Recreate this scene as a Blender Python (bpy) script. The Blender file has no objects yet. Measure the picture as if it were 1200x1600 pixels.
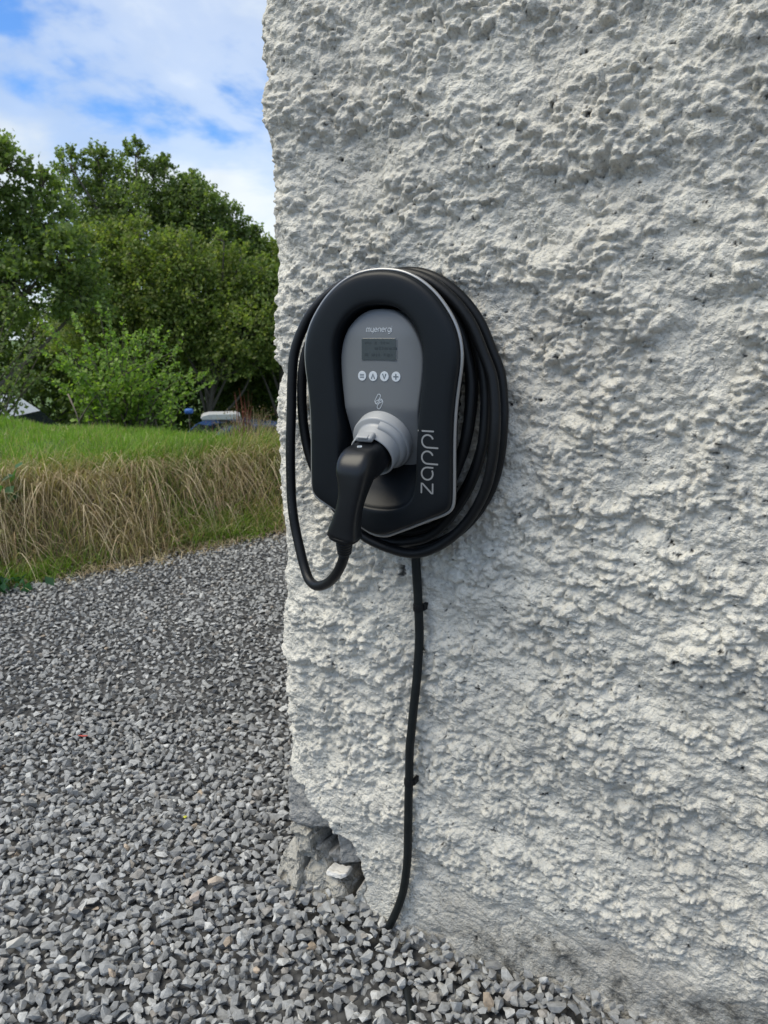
import bpy, bmesh, math, random
import numpy as np
from mathutils import Vector, Matrix
from math import radians, sin, cos, pi, sqrt

rng = np.random.default_rng(7)
random.seed(7)
SC = bpy.context.scene
COL = SC.collection

# ------------------------------------------------------------------ camera, world, sun, exposure
cam_d = bpy.data.cameras.new('camera')
cam = bpy.data.objects.new('camera', cam_d)
COL.objects.link(cam)
cam.location = (0, 0, 1.26)
cam.rotation_euler = (radians(90 - 12.9), 0, 0)
cam_d.sensor_fit = 'VERTICAL'
cam_d.sensor_height = 24
cam_d.lens = 24 * 1202 / 1600
cam_d.clip_start = 0.02
cam_d.clip_end = 2000
cam_d.dof.use_dof = True
cam_d.dof.focus_distance = 1.36
cam_d.dof.aperture_fstop = 6.5
SC.camera = cam

SUN_DIR = Vector((-0.72, -0.16, 1.15)).normalized()      # towards the sun
SUN_EL = math.asin(SUN_DIR.z)
SUN_AZ = math.atan2(SUN_DIR.x, SUN_DIR.y)
w = bpy.data.worlds.new('World')
SC.world = w
w.use_nodes = True
nt = w.node_tree
for n_ in list(nt.nodes): nt.nodes.remove(n_)
def N(nt, t, **kw):
    n = nt.nodes.new(t)
    for k, v in kw.items():
        if k.startswith('i_'):
            n.inputs[k[2:].replace('_', ' ')].default_value = v
        else:
            setattr(n, k, v)
    return n
def L(nt, a, b): nt.links.new(a, b)
def M_(nt, op, a, b=None, clamp=False):
    n = nt.nodes.new('ShaderNodeMath'); n.operation = op; n.use_clamp = clamp
    for i, v in enumerate((a, b)):
        if v is None: continue
        if hasattr(v, 'links'): nt.links.new(v, n.inputs[i])
        else: n.inputs[i].default_value = v
    return n.outputs[0]
def ramp(nt, fac, stops, interp='LINEAR'):
    n = nt.nodes.new('ShaderNodeValToRGB'); n.color_ramp.interpolation = interp
    el = n.color_ramp.elements
    while len(el) > len(stops): el.remove(el[-1])
    while len(el) < len(stops): el.new(0.5)
    for e, (p, c) in zip(el, stops):
        e.position = p; e.color = (c, c, c, 1) if not hasattr(c, '__len__') else (*c, 1)
    nt.links.new(fac, n.inputs[0])
    return n.outputs[0]
def mixc(nt, fac, a, b, blend='MIX'):
    n = nt.nodes.new('ShaderNodeMix'); n.data_type = 'RGBA'; n.blend_type = blend
    for sock, v in ((n.inputs[0], fac), (n.inputs[6], a), (n.inputs[7], b)):
        if hasattr(v, 'links'): nt.links.new(v, sock)
        elif hasattr(v, '__len__'): sock.default_value = (*v, 1)
        else: sock.default_value = v
    return n.outputs[2]

sky = N(nt, 'ShaderNodeTexSky', sky_type='NISHITA', sun_disc=False)
sky.sun_elevation = SUN_EL
sky.sun_rotation = SUN_AZ
sky.air_density = 1.0; sky.dust_density = 0.6; sky.ozone_density = 2.0
tc = N(nt, 'ShaderNodeTexCoord')
sep = N(nt, 'ShaderNodeSeparateXYZ'); L(nt, tc.outputs['Generated'], sep.inputs[0])
zz = M_(nt, 'ADD', M_(nt, 'MAXIMUM', sep.outputs[2], 0.0), 0.40)
cmb = N(nt, 'ShaderNodeCombineXYZ')
L(nt, M_(nt, 'DIVIDE', sep.outputs[0], zz), cmb.inputs[0])
L(nt, M_(nt, 'DIVIDE', sep.outputs[1], zz), cmb.inputs[1])
cmb.inputs[2].default_value = 3.7
def wnoise(scale, detail, rough, dist=0.0, off=0.0):
    mp = N(nt, 'ShaderNodeMapping'); mp.inputs['Location'].default_value = (off, off * .7, off)
    mp.inputs['Scale'].default_value = (1, 1.15, 1)
    L(nt, cmb.outputs[0], mp.inputs[0])
    n = N(nt, 'ShaderNodeTexNoise'); n.inputs['Scale'].default_value = scale
    n.inputs['Detail'].default_value = detail; n.inputs['Roughness'].default_value = rough
    n.inputs['Distortion'].default_value = dist
    L(nt, mp.outputs[0], n.inputs['Vector'])
    return n.outputs['Fac']
n1 = wnoise(1.9, 7, 0.5, 0.35, 4.1)
n2 = wnoise(5.0, 5, 0.55, 0.2, 9.1)
cover = ramp(nt, M_(nt, 'ADD', M_(nt, 'MULTIPLY', n1, 0.75), M_(nt, 'MULTIPLY', n2, 0.25)), [(0.40, 0.0), (0.475, 0.55), (0.60, 0.97)], 'EASE')
n3 = wnoise(1.7, 4, 0.5, 0.1, 5.0)
cloudc = ramp(nt, n3, [(0.36, (4.3, 5.05, 6.0)), (0.56, (7.1, 7.65, 8.0))])
skyb = mixc(nt, 1.0, sky.outputs[0], (0.66, 1.04, 1.50), 'MULTIPLY')
skyc = mixc(nt, cover, skyb, cloudc)
bg = N(nt, 'ShaderNodeBackground'); bg.inputs['Strength'].default_value = 0.113
L(nt, skyc, bg.inputs['Color'])
wo = N(nt, 'ShaderNodeOutputWorld'); L(nt, bg.outputs[0], wo.inputs[0])

sd = bpy.data.lights.new('sun', 'SUN'); sd.energy = 2.9; sd.angle = radians(44); sd.color = (1.0, 0.92, 0.75)
sun = bpy.data.objects.new('sun', sd); COL.objects.link(sun)
sun.rotation_euler = SUN_DIR.to_track_quat('Z', 'Y').to_euler()
SC.view_settings.view_transform = 'Standard'
try: SC.view_settings.look = 'None'
except Exception: pass
SC.view_settings.exposure = 0.20
SC.view_settings.gamma = 1.0
SC.view_settings.use_curve_mapping = False
SC.render.engine = 'CYCLES'
SC.cycles.max_bounces = 6
SC.cycles.diffuse_bounces = 3
SC.cycles.glossy_bounces = 3
SC.cycles.transparent_max_bounces = 4

# ------------------------------------------------------------------ numpy noise
def _h(ix, iy, seed):
    n = (ix.astype(np.int64) * 374761393 + iy.astype(np.int64) * 668265263 + seed * 1442695041) & 0xFFFFFFFF
    n = ((n ^ (n >> 13)) * 1274126177) & 0xFFFFFFFF
    n = (n ^ (n >> 16)) & 0xFFFFFFFF
    n = (n * 2246822519) & 0xFFFFFFFF
    return ((n ^ (n >> 15)) & 0xFFFFFF) / float(0x1000000)
def perlin(x, y, seed=0):
    x = np.asarray(x, float); y = np.asarray(y, float)
    ix = np.floor(x); iy = np.floor(y); fx = x - ix; fy = y - iy
    ux = fx * fx * fx * (fx * (fx * 6 - 15) + 10); uy = fy * fy * fy * (fy * (fy * 6 - 15) + 10)
    def g(ax, ay):
        a = _h(ix + ax, iy + ay, seed) * 2 * pi
        return np.cos(a) * (fx - ax) + np.sin(a) * (fy - ay)
    return ((g(0, 0) * (1 - ux) + g(1, 0) * ux) * (1 - uy) + (g(0, 1) * (1 - ux) + g(1, 1) * ux) * uy) * 1.5
def fbm(x, y, seed=0, octv=4, gain=.5):
    s = 0; a = 1.0; f = 1.0
    for i in range(octv):
        s = s + a * perlin(x * f, y * f, seed + i * 17); a *= gain; f *= 2.03
    return s
def nodules(x, y, seed, rmin=.35, rmax=.85, p=.75):
    ix = np.floor(x); iy = np.floor(y); best = np.zeros_like(x)
    for ax in (-1, 0, 1):
        for ay in (-1, 0, 1):
            cx = ix + ax; cy = iy + ay
            jx = cx + .5 + (_h(cx, cy, seed) - .5) * .9; jy = cy + .5 + (_h(cx, cy, seed + 1) - .5) * .9
            r = rmin + (rmax - rmin) * _h(cx, cy, seed + 2); a = .25 + .75 * _h(cx, cy, seed + 3)
            e = .7 + .7 * _h(cx, cy, seed + 4)
            d2 = ((x - jx) ** 2 / e + (y - jy) ** 2 * e) / (r * r)
            best = np.maximum(best, a * np.clip(1 - d2, 0, 1) ** p)
    return best
def sstep(a, b, x):
    t = np.clip((x - a) / (b - a), 0, 1); return t * t * (3 - 2 * t)
def poly_sd(px, py, poly):
    """signed distance, positive inside"""
    d = np.full(px.shape, 1e9); inside = np.zeros(px.shape, bool)
    n = len(poly)
    for i in range(n):
        x0, y0 = poly[i]; x1, y1 = poly[(i + 1) % n]
        ex, ey = x1 - x0, y1 - y0
        t = np.clip(((px - x0) * ex + (py - y0) * ey) / (ex * ex + ey * ey + 1e-12), 0, 1)
        d = np.minimum(d, (px - x0 - t * ex) ** 2 + (py - y0 - t * ey) ** 2)
        c = ((y0 > py) != (y1 > py)) & (px < (x1 - x0) * (py - y0) / ((y1 - y0) if y1 != y0 else 1e-12) + x0)
        inside ^= c
    return np.where(inside, 1, -1) * np.sqrt(d)

# ------------------------------------------------------------------ object helpers
def tag(o, label=None, cat=None, group=None, kind=None):
    if label: o['label'] = label
    if cat: o['category'] = cat
    if group: o['group'] = group
    if kind: o['kind'] = kind
    return o
def link(o, parent=None):
    COL.objects.link(o)
    if parent is not None: o.parent = parent
    return o
def empty(name, loc=(0, 0, 0), rz=0.0):
    o = bpy.data.objects.new(name, None); o.location = loc; o.rotation_euler = (0, 0, rz); o.empty_display_size = .1
    return link(o)
def mesh_np(name, V, F, mat, parent=None, smooth=False, col=None, attrs=None):
    """V (n,3); F (m,3) or (m,4) or list of such arrays"""
    Fs = F if isinstance(F, list) else [F]
    me = bpy.data.meshes.new(name)
    V = np.asarray(V, np.float32)
    me.vertices.add(len(V)); me.vertices.foreach_set('co', V.ravel())
    loops = np.concatenate([np.asarray(f).ravel() for f in Fs]).astype(np.int32)
    tot = np.concatenate([np.full(len(f), np.asarray(f).shape[1], np.int32) for f in Fs])
    st = np.concatenate([[0], np.cumsum(tot)[:-1]]).astype(np.int32)
    me.loops.add(len(loops)); me.loops.foreach_set('vertex_index', loops)
    me.polygons.add(len(tot)); me.polygons.foreach_set('loop_start', st); me.polygons.foreach_set('loop_total', tot)
    me.polygons.foreach_set('use_smooth', np.full(len(tot), smooth))
    me.update(calc_edges=True); me.validate()
    if col is not None:
        c = np.ones((len(V), 4), np.float32); c[:, :3] = col
        a = me.attributes.new('tint', 'FLOAT_COLOR', 'POINT'); a.data.foreach_set('color', c.ravel())
    for k, v in (attrs or {}).items():
        a = me.attributes.new(k, 'FLOAT', 'POINT'); a.data.foreach_set('value', np.asarray(v, np.float32).ravel())
    me.materials.append(mat)
    return link(bpy.data.objects.new(name, me), parent)
def loft(rings, closed=True, cap0=False, cap1=False):
    k = len(rings[0]); V = np.concatenate([np.asarray(r, float) for r in rings]); F = []
    for i in range(len(rings) - 1):
        for j in range(k if closed else k - 1):
            a = i * k + j; b = i * k + (j + 1) % k
            F.append((a, b, b + k, a + k))
    F = [np.array(F)]; T = []
    if cap0:
        V = np.vstack([V, V[:k].mean(0)]); c = len(V) - 1
        T += [((j + 1) % k, j, c) for j in range(k)]
    if cap1:
        b0 = (len(rings) - 1) * k
        V = np.vstack([V, V[b0:b0 + k].mean(0)]); c = len(V) - 1
        T += [(b0 + j, b0 + (j + 1) % k, c) for j in range(k)]
    if T: F.append(np.array(T))
    return V, F
def smooth_path(pts, n, closed=False):
    """Catmull-Rom through pts (any dimension), resampled evenly to n points"""
    P = np.asarray(pts, float); m = len(P); out = []
    rngi = range(m if closed else m - 1)
    for i in rngi:
        if closed: p0, p1, p2, p3 = P[(i - 1) % m], P[i], P[(i + 1) % m], P[(i + 2) % m]
        else: p0, p1, p2, p3 = P[max(i - 1, 0)], P[i], P[i + 1], P[min(i + 2, m - 1)]
        for t in np.linspace(0, 1, 12, endpoint=False):
            out.append(.5 * ((2 * p1) + (-p0 + p2) * t + (2 * p0 - 5 * p1 + 4 * p2 - p3) * t * t + (-p0 + 3 * p1 - 3 * p2 + p3) * t ** 3))
    out.append(P[0] if closed else P[-1]); out = np.array(out)
    L_ = np.concatenate([[0], np.cumsum(np.linalg.norm(np.diff(out, axis=0), axis=1))])
    q = np.linspace(0, L_[-1], n + (1 if closed else 0))
    r = np.stack([np.interp(q, L_, out[:, k]) for k in range(P.shape[1])], 1)
    return r[:-1] if closed else r
def tube_mesh(path, rad, sides=12, closed=False, caps=True):
    P = np.asarray(path, float); n = len(P)
    rad = np.full(n, rad) if np.isscalar(rad) else np.asarray(rad)
    T = (np.roll(P, -1, 0) - np.roll(P, 1, 0)) if closed else np.gradient(P, axis=0)
    T /= np.linalg.norm(T, axis=1)[:, None] + 1e-12
    ref = np.array([0, 0, 1.]) if abs(T[0][2]) < .9 else np.array([1., 0, 0])
    u = np.cross(T[0], ref); u /= np.linalg.norm(u); rings = []
    for i in range(n):
        u = u - T[i] * (u @ T[i]); u /= np.linalg.norm(u); v = np.cross(T[i], u)
        a = np.linspace(0, 2 * pi, sides, endpoint=False)
        rings.append(P[i] + rad[i] * (np.cos(a)[:, None] * u + np.sin(a)[:, None] * v))
    if closed: rings.append(rings[0])
    return loft(rings, True, caps and not closed, caps and not closed)
def merge(parts):
    V = []; Q = []; T = []; o = 0
    for v, fs in parts:
        v = np.asarray(v, float); V.append(v)
        for f in (fs if isinstance(fs, list) else [fs]):
            f = np.asarray(f)
            (Q if f.shape[1] == 4 else T).append(f + o)
        o += len(v)
    F = []
    if Q: F.append(np.concatenate(Q))
    if T: F.append(np.concatenate(T))
    return np.concatenate(V), F
def box_vf(x0, x1, y0, y1, z0, z1):
    V = np.array([(x, y, z) for z in (z0, z1) for y in (y0, y1) for x in (x0, x1)], float)
    F = np.array([(0, 2, 3, 1), (4, 5, 7, 6), (0, 1, 5, 4), (2, 6, 7, 3), (0, 4, 6, 2), (1, 3, 7, 5)])
    return V, F
def bevel(o, wd, seg=2):
    m = o.modifiers.new('bevel', 'BEVEL'); m.width = wd; m.segments = seg; m.limit_method = 'ANGLE'; return o

# ------------------------------------------------------------------ materials
def new_mat(name):
    m = bpy.data.materials.new(name); m.use_nodes = True
    t = m.node_tree; b = t.nodes['Principled BSDF']; return m, t, b
def tex(t, kind, scale, detail=4, rough=.55, vec=None, dist=0.):
    n = t.nodes.new('ShaderNodeTexNoise' if kind == 'n' else 'ShaderNodeTexVoronoi')
    n.inputs['Scale'].default_value = scale
    if kind == 'n':
        n.inputs['Detail'].default_value = detail; n.inputs['Roughness'].default_value = rough; n.inputs['Distortion'].default_value = dist
    c = t.nodes.new('ShaderNodeTexCoord')
    t.links.new(vec if vec is not None else c.outputs['Object'], n.inputs['Vector'])
    return n.outputs[0]
def bump(t, b, height, dist, strength=1.0):
    n = t.nodes.new('ShaderNodeBump'); n.inputs['Distance'].default_value = dist; n.inputs['Strength'].default_value = strength
    t.links.new(height, n.inputs['Height']); t.links.new(n.outputs[0], b.inputs['Normal'])
def attr(t, name):
    n = t.nodes.new('ShaderNodeAttribute'); n.attribute_name = name; return n
def plain(name, col, rough=.5, metal=0., bscale=None, bdist=.0003, var=.15):
    m, t, b = new_mat(name)
    b.inputs['Roughness'].default_value = rough; b.inputs['Metallic'].default_value = metal
    n = tex(t, 'n', 40, 4)
    c = mixc(t, n, tuple(x * (1 - var) for x in col), tuple(x * (1 + var) for x in col))
    L(t, c, b.inputs['Base Color'])
    if bscale: bump(t, b, tex(t, 'n', bscale, 3), bdist)
    return m

# roughcast: white lime paint, raw mortar where the skin is gone, dirt at the foot
m_wall, t, b = new_mat('roughcast_paint')
b.inputs['Roughness'].default_value = .85
b.inputs['Specular IOR Level'].default_value = .25
na = tex(t, 'n', 3.0, 5); nb = tex(t, 'n', 22, 5, .65); nc = tex(t, 'n', 140, 5, .7); nd = tex(t, 'n', 420, 3, .6)
paint = mixc(t, ramp(t, na, [(.35, 0), (.68, 1)]), (.72, .69, .615), (.815, .787, .705))
paint = mixc(t, ramp(t, nb, [(.38, .55), (.56, 0)]), paint, (.50, .49, .45))
paint = mixc(t, ramp(t, nc, [(.33, .7), (.44, 0)]), paint, (.27, .265, .25))
raw = mixc(t, nb, (.20, .19, .17), (.50, .48, .435))
raw = mixc(t, ramp(t, nc, [(.4, 0), (.6, .7)]), raw, (.46, .45, .42))
c = mixc(t, attr(t, 'raw').outputs['Fac'], paint, raw)
warm = mixc(t, ramp(t, tex(t, 'n', 2.1, 3), [(.52, 0), (.72, .35)]), c, (.62, .58, .52))
dirt = mixc(t, tex(t, 'n', 35, 5, .7), (.045, .045, .042), (.26, .25, .225))
dm = M_(t, 'MULTIPLY', attr(t, 'dirt').outputs['Fac'], ramp(t, tex(t, 'n', 22, 6, .75), [(.42, 0), (.62, .8)]), True)
c = mixc(t, dm, warm, dirt)
c = mixc(t, attr(t, 'pit_and_shade').outputs['Fac'], c, (.035, .033, .03))  # near-black for bare pinholes, and for the shade painted into the corner cavity
L(t, c, b.inputs['Base Color'])
vo = t.nodes.new('ShaderNodeTexVoronoi'); vo.feature = 'SMOOTH_F1'; vo.inputs['Scale'].default_value = 190; vo.inputs['Smoothness'].default_value = .35
ctn = t.nodes.new('ShaderNodeTexCoord'); vdn = t.nodes.new('ShaderNodeTexNoise'); vdn.inputs['Scale'].default_value = 90
L(t, ctn.outputs['Object'], vdn.inputs['Vector']); vma = t.nodes.new('ShaderNodeVectorMath'); vma.operation = 'MULTIPLY_ADD'; L(t, vdn.outputs['Color'], vma.inputs[0]); vma.inputs[1].default_value = (.012, .012, .012); L(t, ctn.outputs['Object'], vma.inputs[2]); L(t, vma.outputs[0], vo.inputs['Vector'])
hb = M_(t, 'ADD', M_(t, 'ADD', M_(t, 'MULTIPLY', nc, .65), M_(t, 'MULTIPLY', nd, .35)), M_(t, 'MULTIPLY', vo.outputs['Distance'], -.45))
bump(t, b, hb, .0058, 1.0)

m_gravel, t, b = new_mat('crushed_stone')
b.inputs['Roughness'].default_value = .8
ga = attr(t, 'tint').outputs['Color']
gn = tex(t, 'n', 90, 5, .65)
c = mixc(t, 1.0, ga, ramp(t, gn, [(.3, .72), (.7, 1.3)]), 'MULTIPLY')
L(t, c, b.inputs['Base Color']); bump(t, b, tex(t, 'n', 260, 4, .65), .0012)

m_drive, t, b = new_mat('gravel_bed')
b.inputs['Roughness'].default_value = .95
v = tex(t, 'v', 55)
c = mixc(t, v, (.10, .10, .10), (.03, .03, .03)); L(t, c, b.inputs['Base Color']); bump(t, b, v, .012)

m_earth, t, b = new_mat('earth_and_thatch')
b.inputs['Roughness'].default_value = .95
gr = mixc(t, tex(t, 'n', 14, 6, .7), (.045, .085, .018), (.10, .16, .035))
ea = mixc(t, tex(t, 'n', 9, 6, .7), (.06, .05, .03), (.19, .155, .09))
L(t, mixc(t, attr(t, 'dry').outputs['Fac'], gr, ea), b.inputs['Base Color']); bump(t, b, tex(t, 'n', 60, 4), .02)

def foliage(name, trans=.45, rough=.5, mul=1.0):
    m, t, b = new_mat(name)
    a = attr(t, 'tint').outputs['Color']
    b.inputs['Roughness'].default_value = rough
    b.inputs['Specular IOR Level'].default_value = .35
    L(t, a, b.inputs['Base Color'])
    tr = t.nodes.new('ShaderNodeBsdfTranslucent')
    L(t, mixc(t, 1.0, a, (1.5, 1.7, .6), 'MULTIPLY'), tr.inputs[0])
    mx = t.nodes.new('ShaderNodeMixShader'); mx.inputs[0].default_value = trans
    L(t, b.outputs[0], mx.inputs[1]); L(t, tr.outputs[0], mx.inputs[2])
    L(t, mx.outputs[0], t.nodes['Material Output'].inputs[0])
    return m
m_leaf = foliage('leaves'); m_grass = foliage('grass_blades', .3, .6); m_dry = foliage('dry_stems', .15, .8)
m_bark = plain('bark', (.11, .095, .075), .9, 0, 30, .01, .35)
m_blk = plain('matt_black_plastic', (.0060, .0082, .0112), .40, 0, 900, .00012)
m_blk.node_tree.nodes['Principled BSDF'].inputs['Specular IOR Level'].default_value = .25
m_hous = plain('black_housing_plastic', (.008, .0085, .0095), .55)
m_grey = plain('satin_grey_plastic', (.150, .160, .170), .34, 0, 1200, .00008, .04)
m_lgrey = plain('pale_grey_plastic', (.34, .35, .36), .38, 0, None, 0, .05)
m_silver = plain('silver_trim', (.36, .36, .36), .33, .55, None, 0, .08)
m_print = plain('pale_grey_print', (.58, .62, .66), .5, 0, None, 0, .03)
m_print2 = plain('silver_grey_print', (.27, .28, .29), .42, .2, None, 0, .05)
m_cable = plain('black_rubber_cable', (.0075, .0085, .010), .42, 0, 300, .0003)
m_cable2 = plain('dusty_black_cable', (.010, .0125, .013), .5, 0, 200, .0006, .4)
m_plug = plain('black_plug_plastic', (.009, .0105, .013), .32)
for m_, sp_ in ((m_cable, .28), (m_cable2, .25), (m_plug, .36), (m_hous, .22)): m_.node_tree.nodes['Principled BSDF'].inputs['Specular IOR Level'].default_value = sp_
m_lcd = plain('lcd_glass', (.05, .062, .070), .22, 0, None, 0, .12)
m_lcdg = plain('lcd_segments', (.030, .038, .044), .3)
m_sym = plain('button_symbol_grey', (.13, .15, .17), .4)
m_stone = plain('grey_wall_stone', (.27, .265, .255), .85, 0, 60, .004, .35)
m_white = plain('white_chalk_stone', (.72, .70, .66), .85, 0, 80, .003, .12)
m_vwhite = plain('white_vehicle_paint', (.74, .76, .78), .25, 0, None, 0, .03)
m_vblue = plain('blue_vehicle_paint', (.035, .075, .2), .22, .2, None, 0, .05)
m_glass = plain('dark_vehicle_glass', (.012, .016, .02), .06)
m_tyre = plain('tyre_rubber', (.02, .02, .02), .8)
m_alloy = plain('wheel_alloy', (.5, .5, .5), .35, .8)
m_bluet = plain('blue_tarpaulin', (.04, .13, .40), .6)
m_boxgrey = plain('pale_roof_box_plastic', (.52, .53, .52), .4)
m_slate = plain('roof_slate', (.07, .075, .085), .7, 0, 20, .01, .3)

# ------------------------------------------------------------------ wall frame: x along the wall (s), -y out of the wall, z up
YAW = radians(28.4)
W0 = np.array([0., 1.43, 0.])
D_ = np.array([cos(YAW), -sin(YAW), 0]); NN = np.array([-sin(YAW), -cos(YAW), 0])
def wf(s, z, out=0.): return tuple(W0 + D_ * s + NN * out + np.array([0, 0, z]))
def to_wall(x, y):
    dx = x - W0[0]; dy = y - W0[1]
    return dx * D_[0] + dy * D_[1], dx * NN[0] + dy * NN[1]      # s, out

# ------------------------------------------------------------------ terrain
BN = np.array([-.698, .716])                       # up the bank, away from the drive
def bank_q(x, y):
    q = BN[0] * (x + 1.2) + BN[1] * (y - 4.5)
    al = BN[1] * (x + 1.2) - BN[0] * (y - 4.5)
    return q + .10 * np.sin(al * 1.3 + .6) - .06 * np.sin(al * 3.1) - .02 * np.maximum(al - 1, 0) ** 1.5, al
def terrain(x, y):
    x = np.asarray(x, float); y = np.asarray(y, float)
    q, al = bank_q(x, y)
    r = y + .18 * x
    z = .42 * sstep(-.02, .50, q) + .07 * sstep(.6, 2.1, q) + .025 * perlin(x * 1.3, y * 1.3, 5) * sstep(.1, .8, q)
    z = z - .118 * np.clip(al - .1, 0, 3.0) * sstep(.5, 1.7, q)
    dn = np.clip(y - 7.1, 0, 12)
    z = z - .30 * dn * sstep(0, 1.2, dn)
    z = z + .012 * perlin(x * 2, y * 2, 9) * (q < 0)
    return z
def axis(lo, hi, fine0, fine1, st, grow=1.18, mx=40.):
    a = list(np.arange(fine0, fine1 + st / 2, st)); s = st
    while a[-1] < hi: s = min(s * grow, mx); a.append(a[-1] + s)
    s = st
    while a[0] > lo: s = min(s * grow, mx); a.insert(0, a[0] - s)
    return np.array(a)
gx = axis(-900, 900, -4.5, 2.0, .06); gy = axis(-900, 900, 2.8, 8.6, .06)
X, Y = np.meshgrid(gx, gy)
Zt = terrain(X, Y)
q, al = bank_q(X, Y)
Zt = Zt - .006 * (q < 0)
ii = np.arange(len(gy) - 1)[:, None] * len(gx) + np.arange(len(gx) - 1)[None]
F = np.stack([ii, ii + 1, ii + 1 + len(gx), ii + len(gx)], -1).reshape(-1, 4)
dry = np.clip(sstep(.75, .35, q + .18 * perlin(X * 2, Y * 2, 3)), 0, 1)
g = mesh_np('ground', np.stack([X, Y, Zt], -1).reshape(-1, 3), F, m_earth, None, True, None, {'dry': dry.ravel()})
tag(g, 'grassy ground rising in a low bank and falling away behind it', None, None, 'structure')

# gravel bed sheet (slightly above the ground), up to the foot of the bank
nx = np.linspace(-6, 5, 120); strips = []
rows = 60
V = []
for x in nx:
    lo, hi = -4.0, 12.0
    for _ in range(26):
        mid = (lo + hi) / 2
        if bank_q(np.array(x), np.array(mid))[0] < -.02: lo = mid
        else: hi = mid
    ys = np.linspace(-3.0, lo, rows)
    V.append(np.stack([np.full(rows, x), ys, terrain(np.full(rows, x), ys)], 1))
V = np.concatenate(V)
ii = np.arange(len(nx) - 1)[:, None] * rows + np.arange(rows - 1)[None]
F = np.stack([ii, ii + rows, ii + rows + 1, ii + 1], -1).reshape(-1, 4)
drive = tag(mesh_np('gravel_driveway', V, F, m_drive, None, True), 'grey gravel driveway beside the white wall', None, None, 'structure')

# ------------------------------------------------------------------ the roughcast building
bld = empty('roughcast_building', wf(-.25, 0, 0), -YAW)
tag(bld, 'old white roughcast building with lumpy painted wall and broken corner foot', 'building')
S0 = -.25
Rc = .05; UC = S0 + Rc
st = .0024
us = list(np.arange(-.34, .86, st)); s_ = st
while us[-1] < 6.5: s_ = min(s_ * 1.07, .3); us.append(us[-1] + s_)
s_ = st
while us[0] > -5.5: s_ = min(s_ * 1.12, .3); us.insert(0, us[0] - s_)
us = np.array(us)
zs = list(np.arange(-.06, 1.96, st)); s_ = st
while zs[-1] < 5.0: s_ = min(s_ * 1.06, .25); zs.append(zs[-1] + s_)
zs = np.array(zs)
U, Zw = np.meshgrid(us, zs)
du = np.gradient(us)[None, :] * np.ones_like(U); dz = np.gradient(zs)[:, None] * np.ones_like(U); res = np.maximum(du, dz)
wu = U + .009 * perlin(U / .045, Zw / .045, 1) + .0014 * perlin(U / .014, Zw / .014, 41)
wz = Zw + .009 * perlin(U / .045, Zw / .045, 2) + .0014 * perlin(U / .014, Zw / .014, 42)
low = sstep(.42, .16, Zw + .07 * perlin(U / .2, Zw / .2, 77) + .10 * np.clip(U, 0, .8))       # flakier towards the foot
zone = sstep(-.45, .30, perlin(U / .15 + 3, Zw / .10, 8) + .4 * perlin(U / .05, Zw / .05, 88))
foot = sstep(.175, .075, Zw + .05 * perlin(U / .15, Zw / .10, 78) - .05 * np.clip(U - .1, 0, .7)) * sstep(.03, .16, U)
amp = (.40 + .66 * zone) * (1 - .35 * sstep(-.10, -.19, U)) * (1 - .85 * foot) * (1 - .58 * low)
ru = U * .94 + Zw * .34 ; rz = Zw * .94 - U * -.34     # slightly tilted layering
tz = Zw + .30 * U
h = .010 * perlin(U / .34, tz / .20, 11) + .0075 * perlin(U / .12 + 5, tz / .09, 12) + .0065 * perlin(U / .05, tz / .042, 13)
f1 = sstep(.03, .008, res); f2 = sstep(.015, .005, res); f3 = sstep(.008, .003, res)
h += amp * f1 * .0125 * nodules(wu / .0225, wz / .0200, 21, .3, .85, .62)
h += amp * f2 * .0085 * nodules(wu / .0128, wz / .0112, 31, .3, .82, .6)
h += (.5 + .5 * zone) * (1 - .8 * foot) * f3 * .0040 * nodules(wu / .0078, wz / .0068, 51, .3, .8, .6)
h += f3 * .0014 * fbm(U / .010, Zw / .009, 61, 2)
# thin flaking ledges near the foot, tilted down to the right
rg = np.abs(perlin(U / .10 + .9 * perlin(U / .07, Zw / .07, 90), (Zw + .30 * U) / .045 + .7 * perlin(U / .06, Zw / .06, 93), 91))
h += low * (.0025 * sstep(.0, .22, rg) + .004 * perlin(U / .07, (Zw + .25 * U) / .055, 92))
# old hollows / ledges
def ledge(s0, s1, zc, a, tilt=0., soft=.010):
    win = sstep(s0 - .03, s0 + .03, U) * sstep(s1 + .06, s1 - .06, U)
    zl = Zw - (zc + tilt * (U - s0)) + .016 * perlin(U / .05, Zw / .5, int(zc * 1000))
    return a * win * (sstep(-soft, soft, zl) * sstep(.20, .0, zl))
h += ledge(-.36, -.02, .597, .017, -.05) + ledge(-.36, -.12, 1.63, .010, .0, .014) + ledge(-.36, -.17, .435, .010)
h += ledge(.15, .62, .78, .010, -.12, .016) + ledge(.32, .9, 1.30, .009, -.15, .016) + ledge(.0, .5, 1.52, .009, -.05, .016) + ledge(.28, .95, .52, .010, -.1, .014)
# larger craters with rough rims
for (cs, cz, cr, ca) in ((-.03, 1.545, .030, .012), (.41, 1.49, .032, .013), (.50, 1.40, .026, .011), (.30, 1.41, .022, .010), (.62, 1.53, .028, .011),
                         (.04, .795, .012, .010), (-.235, 1.60, .010, .012), (.56, 1.31, .026, .010), (.33, 1.20, .020, .007), (-.15, 1.50, .018, .007), (.47, .96, .022, .008)):
    d2 = ((U - cs) ** 2 * .7 + (Zw - cz) ** 2 * 1.5) / cr ** 2
    h -= ca * np.exp(-d2 * 1.4)
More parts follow.
